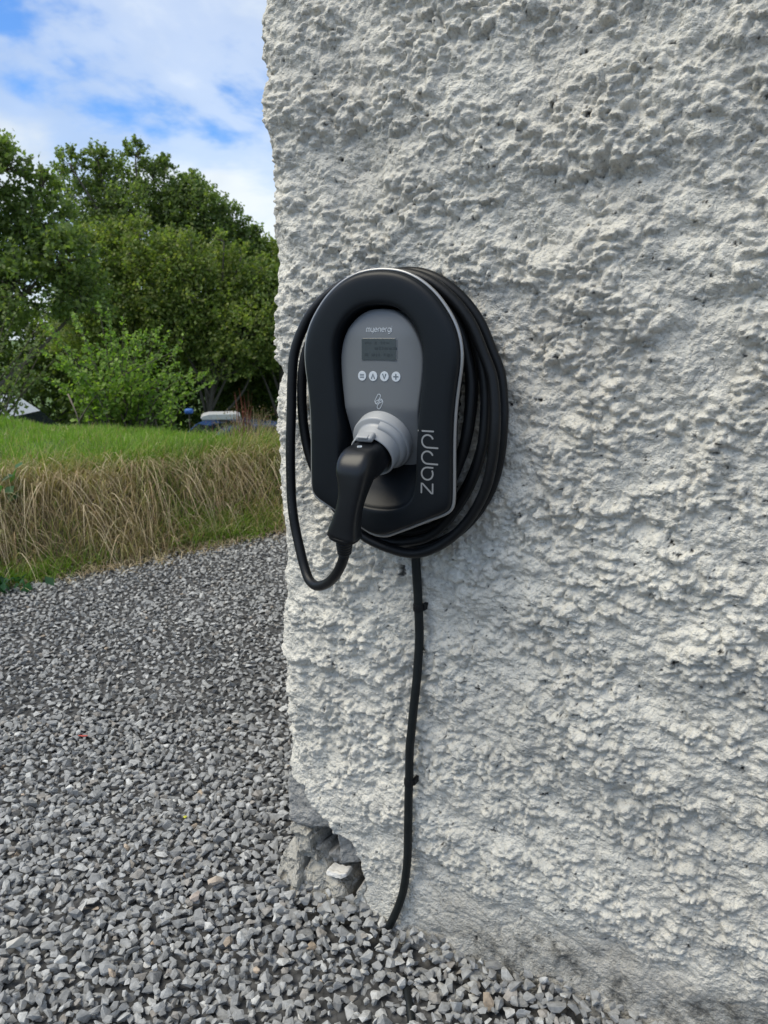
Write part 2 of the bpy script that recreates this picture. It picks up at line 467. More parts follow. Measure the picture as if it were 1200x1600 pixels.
# the broken corner at the foot
DPOLY = [(-.62, .325), (-.245, .335), (-.2266, .312), (-.197, .298), (-.189, .2687), (-.1688, .2394), (-.1356, .2303), (-.1237, .2026), (-.0789, .198),
         (-.0631, .1641), (-.0474, .118), (-.0639, .0756), (-.0725, .0231), (-.0811, -.09), (-.62, -.09)]
jx = U + .006 * perlin(U / .02, Zw / .02, 101); jz = Zw + .006 * perlin(U / .02, Zw / .02, 102)
near = (U > -.8) & (U < .05) & (Zw < .45)
sdD = np.full(U.shape, -1.); sdD[near] = poly_sd(jx[near], jz[near], DPOLY)
MORT = [(-.62, .165), (-.25, .168), (-.215, .165), (-.185, .150), (-.160, .118), (-.158, .088), (-.118, .070), (-.097, .050), (-.097, -.09), (-.62, -.09)]
sdM = np.full(U.shape, -1.); sdM[near] = poly_sd(jx[near], jz[near], MORT)
CAV = [(-.205, .170), (-.180, .196), (-.118, .206), (-.085, .190), (-.046, .140), (-.050, .108), (-.066, .075), (-.078, .0), (-.098, .0), (-.098, .055), (-.150, .092), (-.175, .12), (-.195, .15)]
sdC = np.full(U.shape, -1.); sdC[near] = poly_sd(jx[near], jz[near], CAV)
broke = sstep(-.002, .005, sdD)
hb_ = -.060 - .065 * sstep(-.004, .014, sdC) + .022 * sstep(-.004, .014, sdM)
rough_ = .017 * fbm(U / .055, Zw / .05, 111, 4, .6) + .009 * nodules(wu / .024, wz / .02, 121) + .003 * nodules(wu / .01, wz / .009, 122)
h = h * (1 - broke) + broke * (hb_ + rough_) + .007 * sstep(-.03, -.004, sdD) * (1 - broke)
# smooth trowelled patch right of the break
PP = [(-.078, -.09), (-.062, .078), (-.046, .112), (-.008, .115), (.030, .085), (.045, -.09)]
sdP = np.full(U.shape, -1.); sdP[near] = poly_sd(jx[near], jz[near], PP)
pm = sstep(-.004, .006, sdP) * (1 - broke)
h = h * (1 - pm) + pm * (.004 + .003 * perlin(U / .04, Zw / .04, 131) + .0006 * fbm(U / .008, Zw / .008, 132, 2))
crack = np.exp(-((U - (-.047 + .008 * perlin(Zw / .02, Zw * 0 + .5, 133))) / .0016) ** 2) * sstep(.115, .09, Zw)
h -= .004 * crack
# foot flares outwards a little; more at the corner
h += .024 * sstep(.12, 0, Zw) * sstep(-.14, -.23, U) + .014 * sstep(.10, -.02, Zw) * sstep(-.06, .1, U)
# pinholes where the dash has gaps
pit_and_shade = np.zeros_like(U)
npit = 1000
ps = rng.uniform(-.30, .86, npit); pz = rng.uniform(.05, 1.95, npit)
for k in range(npit):
    r0 = rng.choice([.0011, .0014, .0020, .0034], p=[.46, .34, .15, .05]); e = rng.uniform(.6, 1.8)
    i0 = np.searchsorted(us, ps[k] - .012); i1 = np.searchsorted(us, ps[k] + .012)
    j0 = np.searchsorted(zs, pz[k] - .012); j1 = np.searchsorted(zs, pz[k] + .012)
    sl = (slice(j0, j1), slice(i0, i1))
    d = np.sqrt(((U[sl] - ps[k]) / e) ** 2 + ((Zw[sl] - pz[k]) * e) ** 2) * (1 + 1.0 * perlin(U[sl] / .0035, Zw[sl] / .0035, k))
    mk = sstep(r0 * 1.3, r0 * .5, d); pit_and_shade[sl] = np.maximum(pit_and_shade[sl], mk); h[sl] -= .004 * mk
# clustered bird-pecked hole under the coil
d = np.sqrt((U - .043) ** 2 * 1.5 + (Zw - .822) ** 2 * .55) * (1 + .7 * perlin(U / .006, Zw / .006, 991)); mk = sstep(.012, .006, d)
pit_and_shade = np.maximum(pit_and_shade, mk * .9); h -= .010 * mk
pit_and_shade = np.maximum(pit_and_shade, .8 * crack)
pit_and_shade = np.maximum(pit_and_shade, .93 * sstep(.000, .010, sdC + .004 * perlin(U / .012, Zw / .012, 777)) * sstep(.05, .085, Zw) * broke)  # shade of the corner cavity painted in, so it reads as a deep hole
pit_and_shade = np.maximum(pit_and_shade, .5 * sstep(.000, .010, sdC) * broke)
pit_and_shade = np.maximum(pit_and_shade, .80 * broke * sstep(.002, -.006, sdM) * sstep(-.004, .010, sdD))  # painted shade over the rest of the break, outside the mortar
rawm = np.clip(broke * (.75 - .40 * sstep(0, .02, sdM) + .5 * perlin(U / .05, Zw / .05, 141)) + .8 * sstep(-.006, -.001, sdD) + .12 * low, 0, 1)
rawm = np.maximum(rawm, .62 * foot)
rawm = np.maximum(rawm, .75 * sstep(.09, .03, Zw + .04 * perlin(U / .06, Zw / .06, 151)) * sstep(-.02, .10, U))
dirtm = sstep(.185, .05, Zw + .05 * perlin(U / .12, Zw / .09, 152) ) * sstep(.12, .26, U) * 1.3
dirtm += .75 * sstep(.10, .02, Zw) * sstep(-.12, -.2, U) + .5 * broke * sstep(0, .5, perlin(U / .03, Zw / .03, 153) + .2)
dirtm += .45 * foot + .22 * sstep(.1, .5, perlin(U / .10, Zw / .06, 154) + .5 * perlin(U / .03, Zw / .02, 155)) * (U > -.2)
dirtm = np.clip(dirtm, 0, 1.3)
# profile -> 3D in the wall frame
lean = .006 * (Zw - 1.0) * 1.0
ph = np.clip((UC - U) / Rc, 0, pi / 2); ext = np.clip(UC - U - Rc * pi / 2, 0, None)
s_b = np.where(U >= UC, U, UC - Rc * np.sin(ph)); o_b = np.where(U >= UC, 0, -Rc + Rc * np.cos(ph) - ext)
edgew = sstep(.2, -.3, U)
sW = s_b - np.sin(ph) * h - lean * sstep(.0, -.22, U); oW = o_b + np.cos(ph) * h
P = np.stack([sW - S0, -oW, Zw], -1).reshape(-1, 3)
ii = np.arange(len(zs) - 1)[:, None] * len(us) + np.arange(len(us) - 1)[None]
F = np.stack([ii, ii + 1, ii + 1 + len(us), ii + len(us)], -1).reshape(-1, 4)
wall = mesh_np('roughcast_wall', P, F, m_wall, bld, True, None, {'raw': rawm.ravel(), 'dirt': dirtm.ravel(), 'pit_and_shade': pit_and_shade.ravel()})
# wall height lookup for things that lie on it
def wall_out(s, z):
    i = int(np.clip(np.searchsorted(us, s), 0, len(us) - 1)); j = int(np.clip(np.searchsorted(zs, z), 0, len(zs) - 1))
    return float(h[max(j - 3, 0):j + 4, max(i - 3, 0):i + 4].max())
# masonry core and roof so the building is solid
V, F = box_vf(.12, 6.2, .16, 5.0, -.3, 4.95); mesh_np('masonry_core', V, F, m_stone, bld)
rf = [(-.35, -.3, 4.95), (6.6, -.3, 4.95), (6.6, 5.4, 4.95), (-.35, 5.4, 4.95), (-.35, 2.5, 7.2), (6.6, 2.5, 7.2)]
mesh_np('slate_roof', np.array(rf), [np.array([(0, 1, 5, 4), (2, 3, 4, 5), (0, 3, 2, 1)]), np.array([(0, 4, 3), (1, 2, 5)])], m_slate, bld)

def rock_prism(name, poly, o_front, o_back, mat, noise=.004, seed=0, label=None, parent=bld, tilt=(0, 0), fill=9):
    """a rough stone whose face has the given outline in (s, z)"""
    P2 = smooth_path(np.array(poly + []), 40, True) * .35 + .65 * np.array([np.array(poly)[0]] * 0 + list(resamp(poly, 40)))
    c = P2.mean(0); rings = []
    for k, (sc, dp) in enumerate([(.02, 0), (.14, 0), (.26, 0), (.38, 0), (.5, 0), (.62, 0), (.73, .0), (.83, 0), (.91, .0008), (.97, .003), (1.0, .008), (1.0, .2), (1.0, .5), (.96, 1.0)]):
        r = c + (P2 - c) * sc
        o = o_front - (dp if dp < .1 else 0) - (dp * (o_front - o_back) if dp >= .1 else 0)
        ox = noise * fbm(r[:, 0] / .035 + seed, r[:, 1] / .035, seed, 4)
        o = o + ox + tilt[0] * (r[:, 0] - c[0]) + tilt[1] * (r[:, 1] - c[1])
        rr = r + .3 * noise * np.stack([perlin(r[:, 0] / .01, r[:, 1] / .01, seed + 3), perlin(r[:, 0] / .01, r[:, 1] / .01, seed + 4)], 1)
        rings.append(np.stack([rr[:, 0] - S0, -o, rr[:, 1]], 1))
    V, F = loft(rings, True, True, True)
    o = mesh_np(name, V, F, mat, parent, False)
    if label: o['label'] = label
    return o
def resamp(poly, n):
    P = np.array(list(poly) + [poly[0]], float)
    L_ = np.concatenate([[0], np.cumsum(np.linalg.norm(np.diff(P, axis=0), axis=1))]); q = np.linspace(0, L_[-1], n, endpoint=False)
    return np.stack([np.interp(q, L_, P[:, 0]), np.interp(q, L_, P[:, 1])], 1)
m_block = plain('dressed_grey_block', (.33, .325, .31), .85, 0, 70, .012, .35)
rock_prism('quoin_stone', [(-.250, .300), (-.20, .312), (-.175, .27), (-.12, .245), (-.118, .205), (-.205, .180), (-.247, .184)], -.004, -.09, m_block, .005, 3, 'bare grey corner stone exposed above the cavity')
rock_prism('wedge_stone', [(-.118, .206), (-.074, .205), (-.07, .170), (-.042, .146), (-.056, .128), (-.1147, .1165)], -.018, -.10, m_block, .004, 5, 'pointed grey stone wedged under the broken render', tilt=(-.35, .1))
m_mort = plain('crumbling_mortar', (.37, .355, .315), .9, 0, 70, .016, .55)
rock_prism('mortar_lump', [(-.248, .172), (-.205, .176), (-.186, .160), (-.192, .128), (-.176, .098), (-.222, .088), (-.252, .110)], -.012, -.11, m_mort, .012, 21, tilt=(.3, .25))
rock_prism('mortar_lump', [(-.275, .095), (-.246, .118), (-.222, .092), (-.212, .045), (-.212, -.04), (-.305, -.04), (-.296, .03)], .004, -.12, m_mort, .014, 22, tilt=(.55, -.35))
rock_prism('mortar_lump', [(-.206, .085), (-.172, .096), (-.150, .072), (-.110, .060), (-.098, .035), (-.100, -.04), (-.218, -.04), (-.220, .04)], .000, -.11, m_mort, .012, 23, tilt=(0, -.25))
rock_prism('packing_stone', [(-.160, .112), (-.140, .128), (-.124, .108), (-.122, .082), (-.152, .086)], -.038, -.10, m_stone, .009, 29, tilt=(-.2, .1))

# ------------------------------------------------------------------ the charge point
CX, CZ = .0487, 1.14
chg = empty('wall_charger', wf(CX, CZ, 0), -YAW)
tag(chg, 'black rounded wall charger with grey face, small screen and silver rim', 'charger')
HALF = [(0, 1.3665), (.033, 1.3635), (.0585, 1.3555), (.082, 1.3425), (.104, 1.3242), (.1225, 1.3022), (.137, 1.279), (.1455, 1.2555), (.149, 1.232), (.1483, 1.209),
        (.1450, 1.183), (.1418, 1.155), (.1400, 1.127), (.1395, 1.099), (.1396, 1.07), (.1402, 1.042), (.1406, 1.013), (.1402, .992), (.1365, .9785), (.124, .9678), (.0924, .953), (.062, .9385), (.033, .9252), (.017, .9180), (0, .9155)]
OPEN = [(0, 1.311), (.03, 1.307), (.056, 1.292), (.075, 1.268), (.0845, 1.238), (.0845, 1.20), (.081, 1.16), (.0775, 1.12), (.0755, 1.08), (.0745, 1.04), (.0735, 1.015), (.068, .994), (.054, .979), (.03, .9705), (0, .968)]
PANL = [(0, 1.3035), (.029, 1.299), (.054, 1.282), (.071, 1.256), (.0785, 1.228), (.0775, 1.19), (.0735, 1.157), (.070, 1.124), (.0665, 1.09), (.0635, 1.065), (.061, 1.045), (.056, 1.038), (.04, 1.035), (0, 1.034)]
NA = 192
def full(half): return [(x, z) for x, z in half] + [(-x, z) for x, z in half[-2:0:-1]]
def polar(half, zc=1.12):
    pts = smooth_path(full(half), 720, True)
    a = np.arctan2(pts[:, 0], pts[:, 1] - zc) % (2 * pi); r = np.hypot(pts[:, 0], pts[:, 1] - zc)
    o = np.argsort(a); q = np.linspace(0, 2 * pi, NA, endpoint=False)
    rr = np.interp(q, np.concatenate([a[o] - 2 * pi, a[o], a[o] + 2 * pi]), np.concatenate([r[o]] * 3))
    return np.stack([np.sin(q) * rr, zc + np.cos(q) * rr], 1), q
A, q_ = polar(HALF); B, _ = polar(OPEN); PN, _ = polar(PANL)
def offset(C, dist):
    T = np.roll(C, -1, 0) - np.roll(C, 1, 0); T /= np.linalg.norm(T, axis=1)[:, None]
    return C + np.stack([-T[:, 1], T[:, 0]], 1) * dist          # outward: curve runs clockwise
def R3(C, out): return np.stack([C[:, 0], -np.broadcast_to(out, len(C)), C[:, 1] - CZ], 1)
def ring_obj(name, rings, mat, cap1=False, cap0=False, sm=True, parent=chg):
    V, F = loft(rings, True, cap0, cap1); return mesh_np(name, V, F, mat, parent, sm)
# housing against the wall, cable groove, flange
IN = offset(A, -.036)
ring_obj('housing', [R3(IN, -.01), R3(IN, .078), R3(offset(A, -.010), .086), R3(offset(A, -.002), .090), R3(offset(A, -.0005), .096), R3(offset(A, -.001), .1035)], m_hous)
# silver rim: thin raised bead
ring_obj('rim_trim', [R3(offset(A, -.001), .101), R3(offset(A, .0015), .1015), R3(offset(A, .0022), .104), R3(offset(A, .0014), .1068), R3(offset(A, -.0008), .1078), R3(offset(A, -.0022), .1072), R3(offset(A, -.003), .103)], m_silver)
# black shell
rings = []
for t_, o in [(-.0, .1040), (.012, .1085), (.035, .1130), (.08, .1163), (.16, .1180), (.28, .1188), (.42, .1193), (.58, .1195), (.72, .1195), (.84, .1193), (.92, .1188), (.97, .1176), (1., .1145)]:
    C = offset(A, -.0022) * (1 - t_) + B * t_
    rings.append(R3(C, o))
low_ = np.clip((-np.cos(q_)) , 0, 1) ** 2
inner1 = offset(B, -.0012); inner1[:, 1] += .004 * low_
rings.append(R3(inner1, .106 - .0 * low_))
inner2 = offset(B, -.0025); inner2[:, 1] += .030 * low_
rings.append(R3(inner2, .088 + .010 * low_))
inner3 = offset(B, -.004); inner3[:, 1] += .068 * low_
rings.append(R3(inner3, .062 + .012 * low_)); rings.append(R3(inner3 * .5 + np.array([[0, 1.12]]) * .5, .050))
shell = ring_obj('front_shell', rings, m_blk, True)
# grey face: flat on top, folding back below towards the socket
def face_out(x, z):
    rn = np.clip(np.abs(x) / .078, 0, 1.1)
    o = .1085 - .0075 * rn ** 3 - .006 * sstep(1.26, 1.305, z)
    return o - .36 * (np.sqrt(np.clip(1.138 - z, -1, 1) ** 2 + .006 ** 2) + (1.138 - z)) / 2
rings = [R3(PN, face_out(PN[:, 0], PN[:, 1]) - .03), R3(PN, face_out(PN[:, 0], PN[:, 1]) - .002)]
c0 = np.array([0, 1.15])
for sc in (.985, .95, .9, .82, .72, .6, .48, .36, .24, .12, .03):
    C = c0 + (PN - c0) * sc; rings.append(R3(C, face_out(C[:, 0], C[:, 1])))
ring_obj('face_panel', rings, m_grey, True)
# flat print and keys laid on a surface given by f(x, z)
def shell_out(x, z):        # depth of the black shell at a point, by radial search
    a = math.atan2(x, z - 1.12) % (2 * pi); k = a / (2 * pi) * NA; i = int(k) % NA; fr = k - int(k)
    ra = np.hypot(*( (offset(A, -.0022)[i] * (1 - fr) + offset(A, -.0022)[(i + 1) % NA] * fr) - (0, 1.12))); rb = np.hypot(*((B[i] * (1 - fr) + B[(i + 1) % NA] * fr) - (0, 1.12)))
    t_ = (ra - math.hypot(x, z - 1.12)) / (ra - rb)
    return float(np.interp(t_, [0, .012, .035, .08, .16, .28, .42, .58, .72, .84, .92, .97, 1.], [.1040, .1085, .1130, .1163, .1180, .1188, .1193, .1195, .1195, .1193, .1188, .1176, .1145]))
def ribbon(strokes, wid, fo, lift=.0004):
    parts = []
    for s in strokes:
        s = np.asarray(s, float); T = np.gradient(s, axis=0)
        if len(s) > 2 and np.allclose(s[0], s[-1]):
            T[0] = T[-1] = s[1] - s[-2]
        T /= np.linalg.norm(T, axis=1)[:, None] + 1e-12; Nn = np.stack([-T[:, 1], T[:, 0]], 1) * wid / 2
        e0 = s[0] - T[0] * wid * .35; e1 = s[-1] + T[-1] * wid * .35
        closed = np.allclose(s[0], s[-1])
        a = s + Nn; b_ = s - Nn
        if not closed:
            a = np.vstack([[e0 + Nn[0] * .5], a, [e1 + Nn[-1] * .5]]); b_ = np.vstack([[e0 - Nn[0] * .5], b_, [e1 - Nn[-1] * .5]])
        n = len(a); Vv = []
        for lf in (lift, -.0004):
            for arr in (a, b_): Vv.append([(x, -(fo(x, z) + lf), z - CZ) for x, z in arr])
        Vv = np.concatenate(Vv); F = []
        for i in range(n - 1):
            F += [(i, i + n, i + n + 1, i + 1), (i, i + 1, i + 2 * n + 1, i + 2 * n), (i + n, i + 3 * n, i + 3 * n + 1, i + n + 1)]
        parts.append((Vv, np.array(F)))
    return merge(parts)
def arc(cx, cy, rx, ry, a0, a1, n=18):
    a = np.radians(np.linspace(a0, a1, n)); return list(zip(cx + rx * np.cos(a), cy + ry * np.sin(a)))
# glyphs in a unit box, x-height 1
GL = {
 'z': (.80, [[(0, 1), (.78, 1), (.76, .9), (.02, .1), (0, 0), (.80, 0)]]),
 'a': (1.0, [arc(.5, .5, .5, .5, 0, 270) + [], [(1.0, 0), (1.0, .5)] + [], arc(.5, .5, .5, .5, 0, 90)]),
 'p': (1.0, [[(0, -.45), (0, .5)] + arc(.5, .5, .5, .5, 180, -90)]),
 'i': (.0, [[(0, 0), (0, 1)], [(0, 1.38), (0, 1.42)]]),
 'm': (1.2, [[(0, 0), (0, .7)] + arc(.3, .7, .3, .3, 180, 0) + [(.6, 0)], [(.6, .7)] + arc(.9, .7, .3, .3, 180, 0) + [(1.2, 0)]]),
 'y': (.8, [[(0, 1), (0, .4)] + arc(.4, .4, .4, .4, 180, 360), [(.8, 1), (.8, 0)] + arc(.4, -.05, .4, .4, 0, -60)]),
 'e': (.9, [[(.03, .5), (.9, .5)] + arc(.45, .5, .45, .5, 0, 310)]),
 'n': (.8, [[(0, 0), (0, .6)] + arc(.4, .6, .4, .4, 180, 0) + [(.8, 0)]]),
 'r': (.45, [[(0, 0), (0, .6)] + arc(.4, .6, .4, .4, 180, 80)]),
 'g': (.85, [arc(.42, .5, .42, .5, 0, 360, 30), [(.85, 1), (.85, -.1)] + arc(.43, -.05, .42, .38, 0, -120)]),
}
def word(txt, hgt, gap):
    x = 0; out = []
    for ch in txt:
        wd, st_ = GL[ch]
        for s in st_: out.append([((x + px) * hgt, py * hgt) for px, py in s])
        x += wd + gap
    return out, (x - gap) * hgt
st_, wdt = word('myenergi', .0062, .34)
sx = .0475 / wdt
st_ = [[(px * sx - .0238, pz + 1.2665) for px, pz in s] for s in st_]
V, F = ribbon(st_, .0008, lambda x, z: float(face_out(x, z))); mesh_np('lettering', V, F, m_print, chg)['label'] = 'small pale maker name above the screen'
# side lettering reading upwards
GL['a'] = (1.0, [arc(.5, .5, .5, .5, 15, 285) , [(1.0, .0), (1.0, .5)] + arc(.5, .5, .5, .5, 0, 55)])
GL['a'] = (1.0, [[(1.0, 0), (1.0, .5)] + arc(.5, .5, .5, .5, 0, 300)])
GL['p'] = (1.0, [[(0, -.40), (0, .5)] + arc(.5, .5, .5, .5, 180, -65)])
st_, wdt = word('zappi', .0195, .30)
sc_ = .1035 / wdt
def smooth_l(s): return s
X_BASE = .1075
st_ = [[(X_BASE - pz * 1.05, 1.0045 + px * sc_) for px, pz in s] for s in st_]
def dens(s):
    o = [s[0]]
    for a_, b_ in zip(s[:-1], s[1:]):
        k = max(1, int(math.dist(a_, b_) / .004))
        for i in range(1, k + 1): o.append((a_[0] + (b_[0] - a_[0]) * i / k, a_[1] + (b_[1] - a_[1]) * i / k))
    return o
V, F = ribbon([dens(s) for s in st_], .0027, shell_out, .0004); mesh_np('lettering', V, F, m_print2, chg)['label'] = 'large grey product name running up the right side'
# screen
def rrect(cx, cz, wx, hz, r, n=6):
    o = []
    for (sx_, sz_, a0) in ((1, 1, 0), (-1, 1, 90), (-1, -1, 180), (1, -1, 270)):
        for k in range(n):
            a = radians(a0 + 90 * k / (n - 1)); o.append((cx + sx_ * (wx / 2 - r) + r * cos(a), cz + sz_ * (hz / 2 - r) + r * sin(a)))
    return np.array(o)
def plate(name, C, fo, lift, mat, parent=chg, depth=.004, top=None):
    c = C.mean(0); rings = []
    for sc, l in ((1.0, -depth), (1.0, lift * .6), (.97, lift), (.6, lift), (.3, lift)):
        Q = c + (C - c) * sc; rings.append(np.array([(x, -(fo(x, z) + l), z - CZ) for x, z in Q]))
    V, F = loft(rings, True, False, True); return mesh_np(name, V, F, mat, parent, False)
fo = lambda x, z: float(face_out(x, z))
flat = lambda x, z: .1085
plate('screen_frame', rrect(.0, 1.2380, .0675, .0378, .0034), flat, .0004, m_grey)
scr = plate('screen', rrect(.0, 1.2380, .0655, .0360, .0028), flat, .0008, m_lcd)
segs = []
r_ = random.Random(4)
for row, (zc, hh) in enumerate(((1.2485, .0045), (1.2395, .006), (1.2290, .0055))):
    x = -.026
    while x < .028:
        wd = r_.choice((.0025, .0035, .006))
        if r_.random() < .55: segs.append(box_vf(x, x + wd, -.10942, -.1090, zc - hh / 2 * r_.uniform(.5, 1) - CZ, zc + hh / 2 * r_.uniform(.4, 1) - CZ))
        x += wd + .0022
V, F = merge(segs); sgo = mesh_np('screen_segments', V, F, m_lcdg, scr)
# keys
def circ(cx, cz, r, n=28): return np.array([(cx + r * cos(a), cz + r * sin(a)) for a in np.linspace(0, 2 * pi, n, endpoint=False)])
for k, sym in enumerate(('menu', 'up', 'down', 'plus')):
    cx = -.0325 + .02165 * k; cz = 1.1937
    b_ = plate('button', circ(cx, cz, .0082), fo, .0009, m_print); b_['label'] = {'menu': 'round key with three bars', 'up': 'round key with upward chevron', 'down': 'round key with downward chevron', 'plus': 'round key with plus sign'}[sym]
    u = .0038
    stk = {'menu': [[(-u, d_ * .0026), (u, d_ * .0026)] for d_ in (-1, 0, 1)], 'up': [[(-u * .75, -u), (0, u), (u * .75, -u)]], 'down': [[(-u * .75, u), (0, -u), (u * .75, u)]],
           'plus': [[(-u * 1.1, 0), (u * 1.1, 0)], [(0, -u * 1.1), (0, u * 1.1)]]}[sym]
    if sym == 'down': stk = [[(x, z) for x, z in s] for s in stk]
    V, F = ribbon([[(cx + x, cz + z) for x, z in s] for s in stk], .0013 if sym == 'menu' else .0021, lambda x, z: fo(x, z) + .0009, .0003)
    mesh_np('key_symbol', V, F, m_sym, b_)
# emblem: two slanted overlapping pills
def pill(cx, cz, ln, r, ang, n=10):
    o = []
    for k in range(n): a = radians(-90 + 180 * k / (n - 1)); o.append((ln / 2 + r * cos(a), r * sin(a)))
    for k in range(n): a = radians(90 + 180 * k / (n - 1)); o.append((-ln / 2 + r * cos(a), r * sin(a)))
    o.append(o[0]); ca, sa = cos(radians(ang)), sin(radians(ang))
    return [(cx + x * ca - z * sa, cz + x * sa + z * ca) for x, z in o]
def emblem(cx, cz, s): return [pill(cx - .0022 * s, cz + .0048 * s, .0105 * s, .0031 * s, 62), pill(cx + .0022 * s, cz - .0048 * s, .0105 * s, .0031 * s, 62),
                               pill(cx, cz, .0085 * s, .0028 * s, 24)]
V, F = ribbon(emblem(.0, 1.1515, 1.0), .00085, fo); mesh_np('emblem', V, F, m_print, chg)
# socket collar, tilted down 30 degrees
TL = radians(28)
ax = np.array([0, -cos(TL), -sin(TL)]); up = np.array([0, -sin(TL), cos(TL)]); xx = np.array([1., 0, 0])
SO = np.array([-.001, -.089, 1.084 - CZ])
def disc_ring(r, along, n=64, sq=0., dx=0, dz=0):
    a = np.linspace(0, 2 * pi, n, endpoint=False)
    return SO + ax * along + np.outer(np.cos(a) * r + dx, xx) + np.outer(np.sin(a) * r + dz, up)
V, F = loft([disc_ring(.054, -.02), disc_ring(.054, .010), disc_ring(.0532, .0125), disc_ring(.0515, .0140), disc_ring(.0455, .0150), disc_ring(.0435, .0165), disc_ring(.0425, .022),
             disc_ring(.0408, .046), disc_ring(.0400, .0485), disc_ring(.0385, .0492), disc_ring(.0370, .0480), disc_ring(.0362, .030), disc_ring(.036, -.01)], True)
sk = mesh_np('socket_collar', V, F, m_lgrey, chg, True)
V, F = loft([disc_ring(.0362, .012), disc_ring(.02, .012)], True, False, True); mesh_np('socket_face', V, F, m_hous, chg)
# shield ridge on the collar's shoulder (pointed hood around the tube)
hood = []
for al_, rr_ in ((.014, .0505), (.020, .0490), (.026, .0462)):
    a = np.linspace(radians(-60), radians(75), 24)
    hood.append(SO + ax * al_ + np.outer(np.cos(a) * rr_, xx) + np.outer(np.sin(a) * rr_, up))
hood.append(SO + ax * .026 + np.outer(np.cos(a) * .041, xx) + np.outer(np.sin(a) * .041, up))
V, F = loft(hood, False); mesh_np('collar_ridge', V, F, m_lgrey, chg, True)

# ------------------------------------------------------------------ charging cable and plug (frame: same as the charger)
cab = empty('charging_cable', wf(CX, CZ, 0), -YAW)
tag(cab, 'thick black charging lead coiled round the wall charger, plug in its socket', 'cable')
def LW(pts): return [(s - CX, -o, z - CZ) for s, z, o in pts]
plug_c = [(0, .100, 1.079), (0, .120, 1.070), (0, .140, 1.062), (-.001, .156, 1.057), (-.001, .172, 1.053), (-.001, .184, 1.044), (-.001, .190, 1.026), (-.003, .194, 1.004), (-.008, .195, .982), (-.014, .194, .960), (-.019, .192, .942), (-.0205, .191, .934)]
pw = [.058, .058, .060, .063, .064, .061, .051, .042, .040, .0445, .052, .055]
ph_ = [.054, .054, .055, .056, .056, .053, .044, .036, .034, .036, .040, .042]
C3 = np.array([(x, -o, z - CZ) for x, o, z in plug_c])
Cs = smooth_path(np.column_stack([C3, pw, ph_]), 44)
C3, pw_, ph2 = Cs[:, :3], Cs[:, 3], Cs[:, 4]
T = np.gradient(C3, axis=0); T /= np.linalg.norm(T, axis=1)[:, None]
rings = []
def section(c, t, wv, hv, n=32, p=2.6, up_=None):
    lat = np.array([1., 0, 0]); lat = lat - t * (lat @ t); lat /= np.linalg.norm(lat); oth = np.cross(lat, t)
    a = np.linspace(0, 2 * pi, n, endpoint=False); ca, sa = np.cos(a), np.sin(a)
    x = np.sign(ca) * np.abs(ca) ** (2 / p) * wv / 2; y = np.sign(sa) * np.abs(sa) ** (2 / p) * hv / 2
    return c + np.outer(x, lat) + np.outer(y, oth)
for i in range(len(C3)): rings.append(section(C3[i], T[i], pw_[i], ph2[i], 36, 2.3 + 1.7 * min(1, i / 14)))
plug = mesh_np('plug_handle', *loft(rings, True, True, True), m_plug, cab, True)
e = C3[-1]; te = T[-1]
rr = [section(e, te, .0492, .0422, 36, 3), section(e + te * .0015, te, .0500, .043, 36, 3), section(e + te * .0055, te, .0495, .0425, 36, 3), section(e + te * .0075, te, .043, .038, 36, 3), section(e + te * .010, te, .030, .030, 36, 2)]
mesh_np('end_ring', *loft(rr, True, True, True), m_hous, plug, True)
# ribbed strain relief
sr0 = e + te * .009; sr1 = np.array([-.028, -.180, .899 - CZ]); dv = sr1 - sr0; ln = np.linalg.norm(dv); dv /= ln
rr = []
for k in range(5):
    a0 = k / 5 * ln; r0 = .0148 - .0006 * k
    for (f_, rf_) in ((0, .86), (.12, 1.), (.62, 1.), (.74, .84), (1., .84)): rr.append(section(sr0 + dv * (a0 + f_ * ln / 5), dv, 2 * r0 * rf_, 2 * r0 * rf_, 20, 2))
mesh_np('strain_relief', *loft(rr, True, True, True), m_cable, plug, True)
# latch tongue above the plug head
def soft_box(name, c, fw, upv, size, mat, parent, bev=.003):
    fw = np.array(fw, float); fw /= np.linalg.norm(fw); upv = np.array(upv, float); upv -= fw * (upv @ fw); upv /= np.linalg.norm(upv); rt = np.cross(fw, upv)
    V, F = box_vf(-.5, .5, -.5, .5, -.5, .5); V = V * size
    V = np.array(c) + V[:, :1] * rt + V[:, 1:2] * fw + V[:, 2:] * upv
    o = mesh_np(name, V, F, mat, parent, True); bevel(o, bev, 4); return o
lt = SO + ax * .050 + up * .0405
soft_box('latch', lt, ax, up, (.032, .020, .011), m_lgrey, chg, .0045)
soft_box('latch_lip', lt + ax * .006 + up * .0045, ax, up, (.020, .010, .0045), m_lgrey, chg, .002)
def head_out(x, z): return 0
# small emblem on plug head
k_ = 14; cc = C3[k_]; tt = T[k_]; oth = np.cross(np.array([1., 0, 0]), tt); sgn = 1 if oth[2] > 0 else -1
emb = []
for s in [pill(-.0016, .0022, .004, .0017, 30), pill(.0016, -.0022, .004, .0017, 30), pill(0, 0, .0045, .0016, 12)]:
    pts = [cc + xx * x + (-tt * z) + oth * sgn * (ph2[k_] / 2 + .0006) for x, z in s]
    emb.append(tube_mesh(np.array(pts), .00035, 4))
mesh_np('emblem', *merge(emb), m_print, plug)
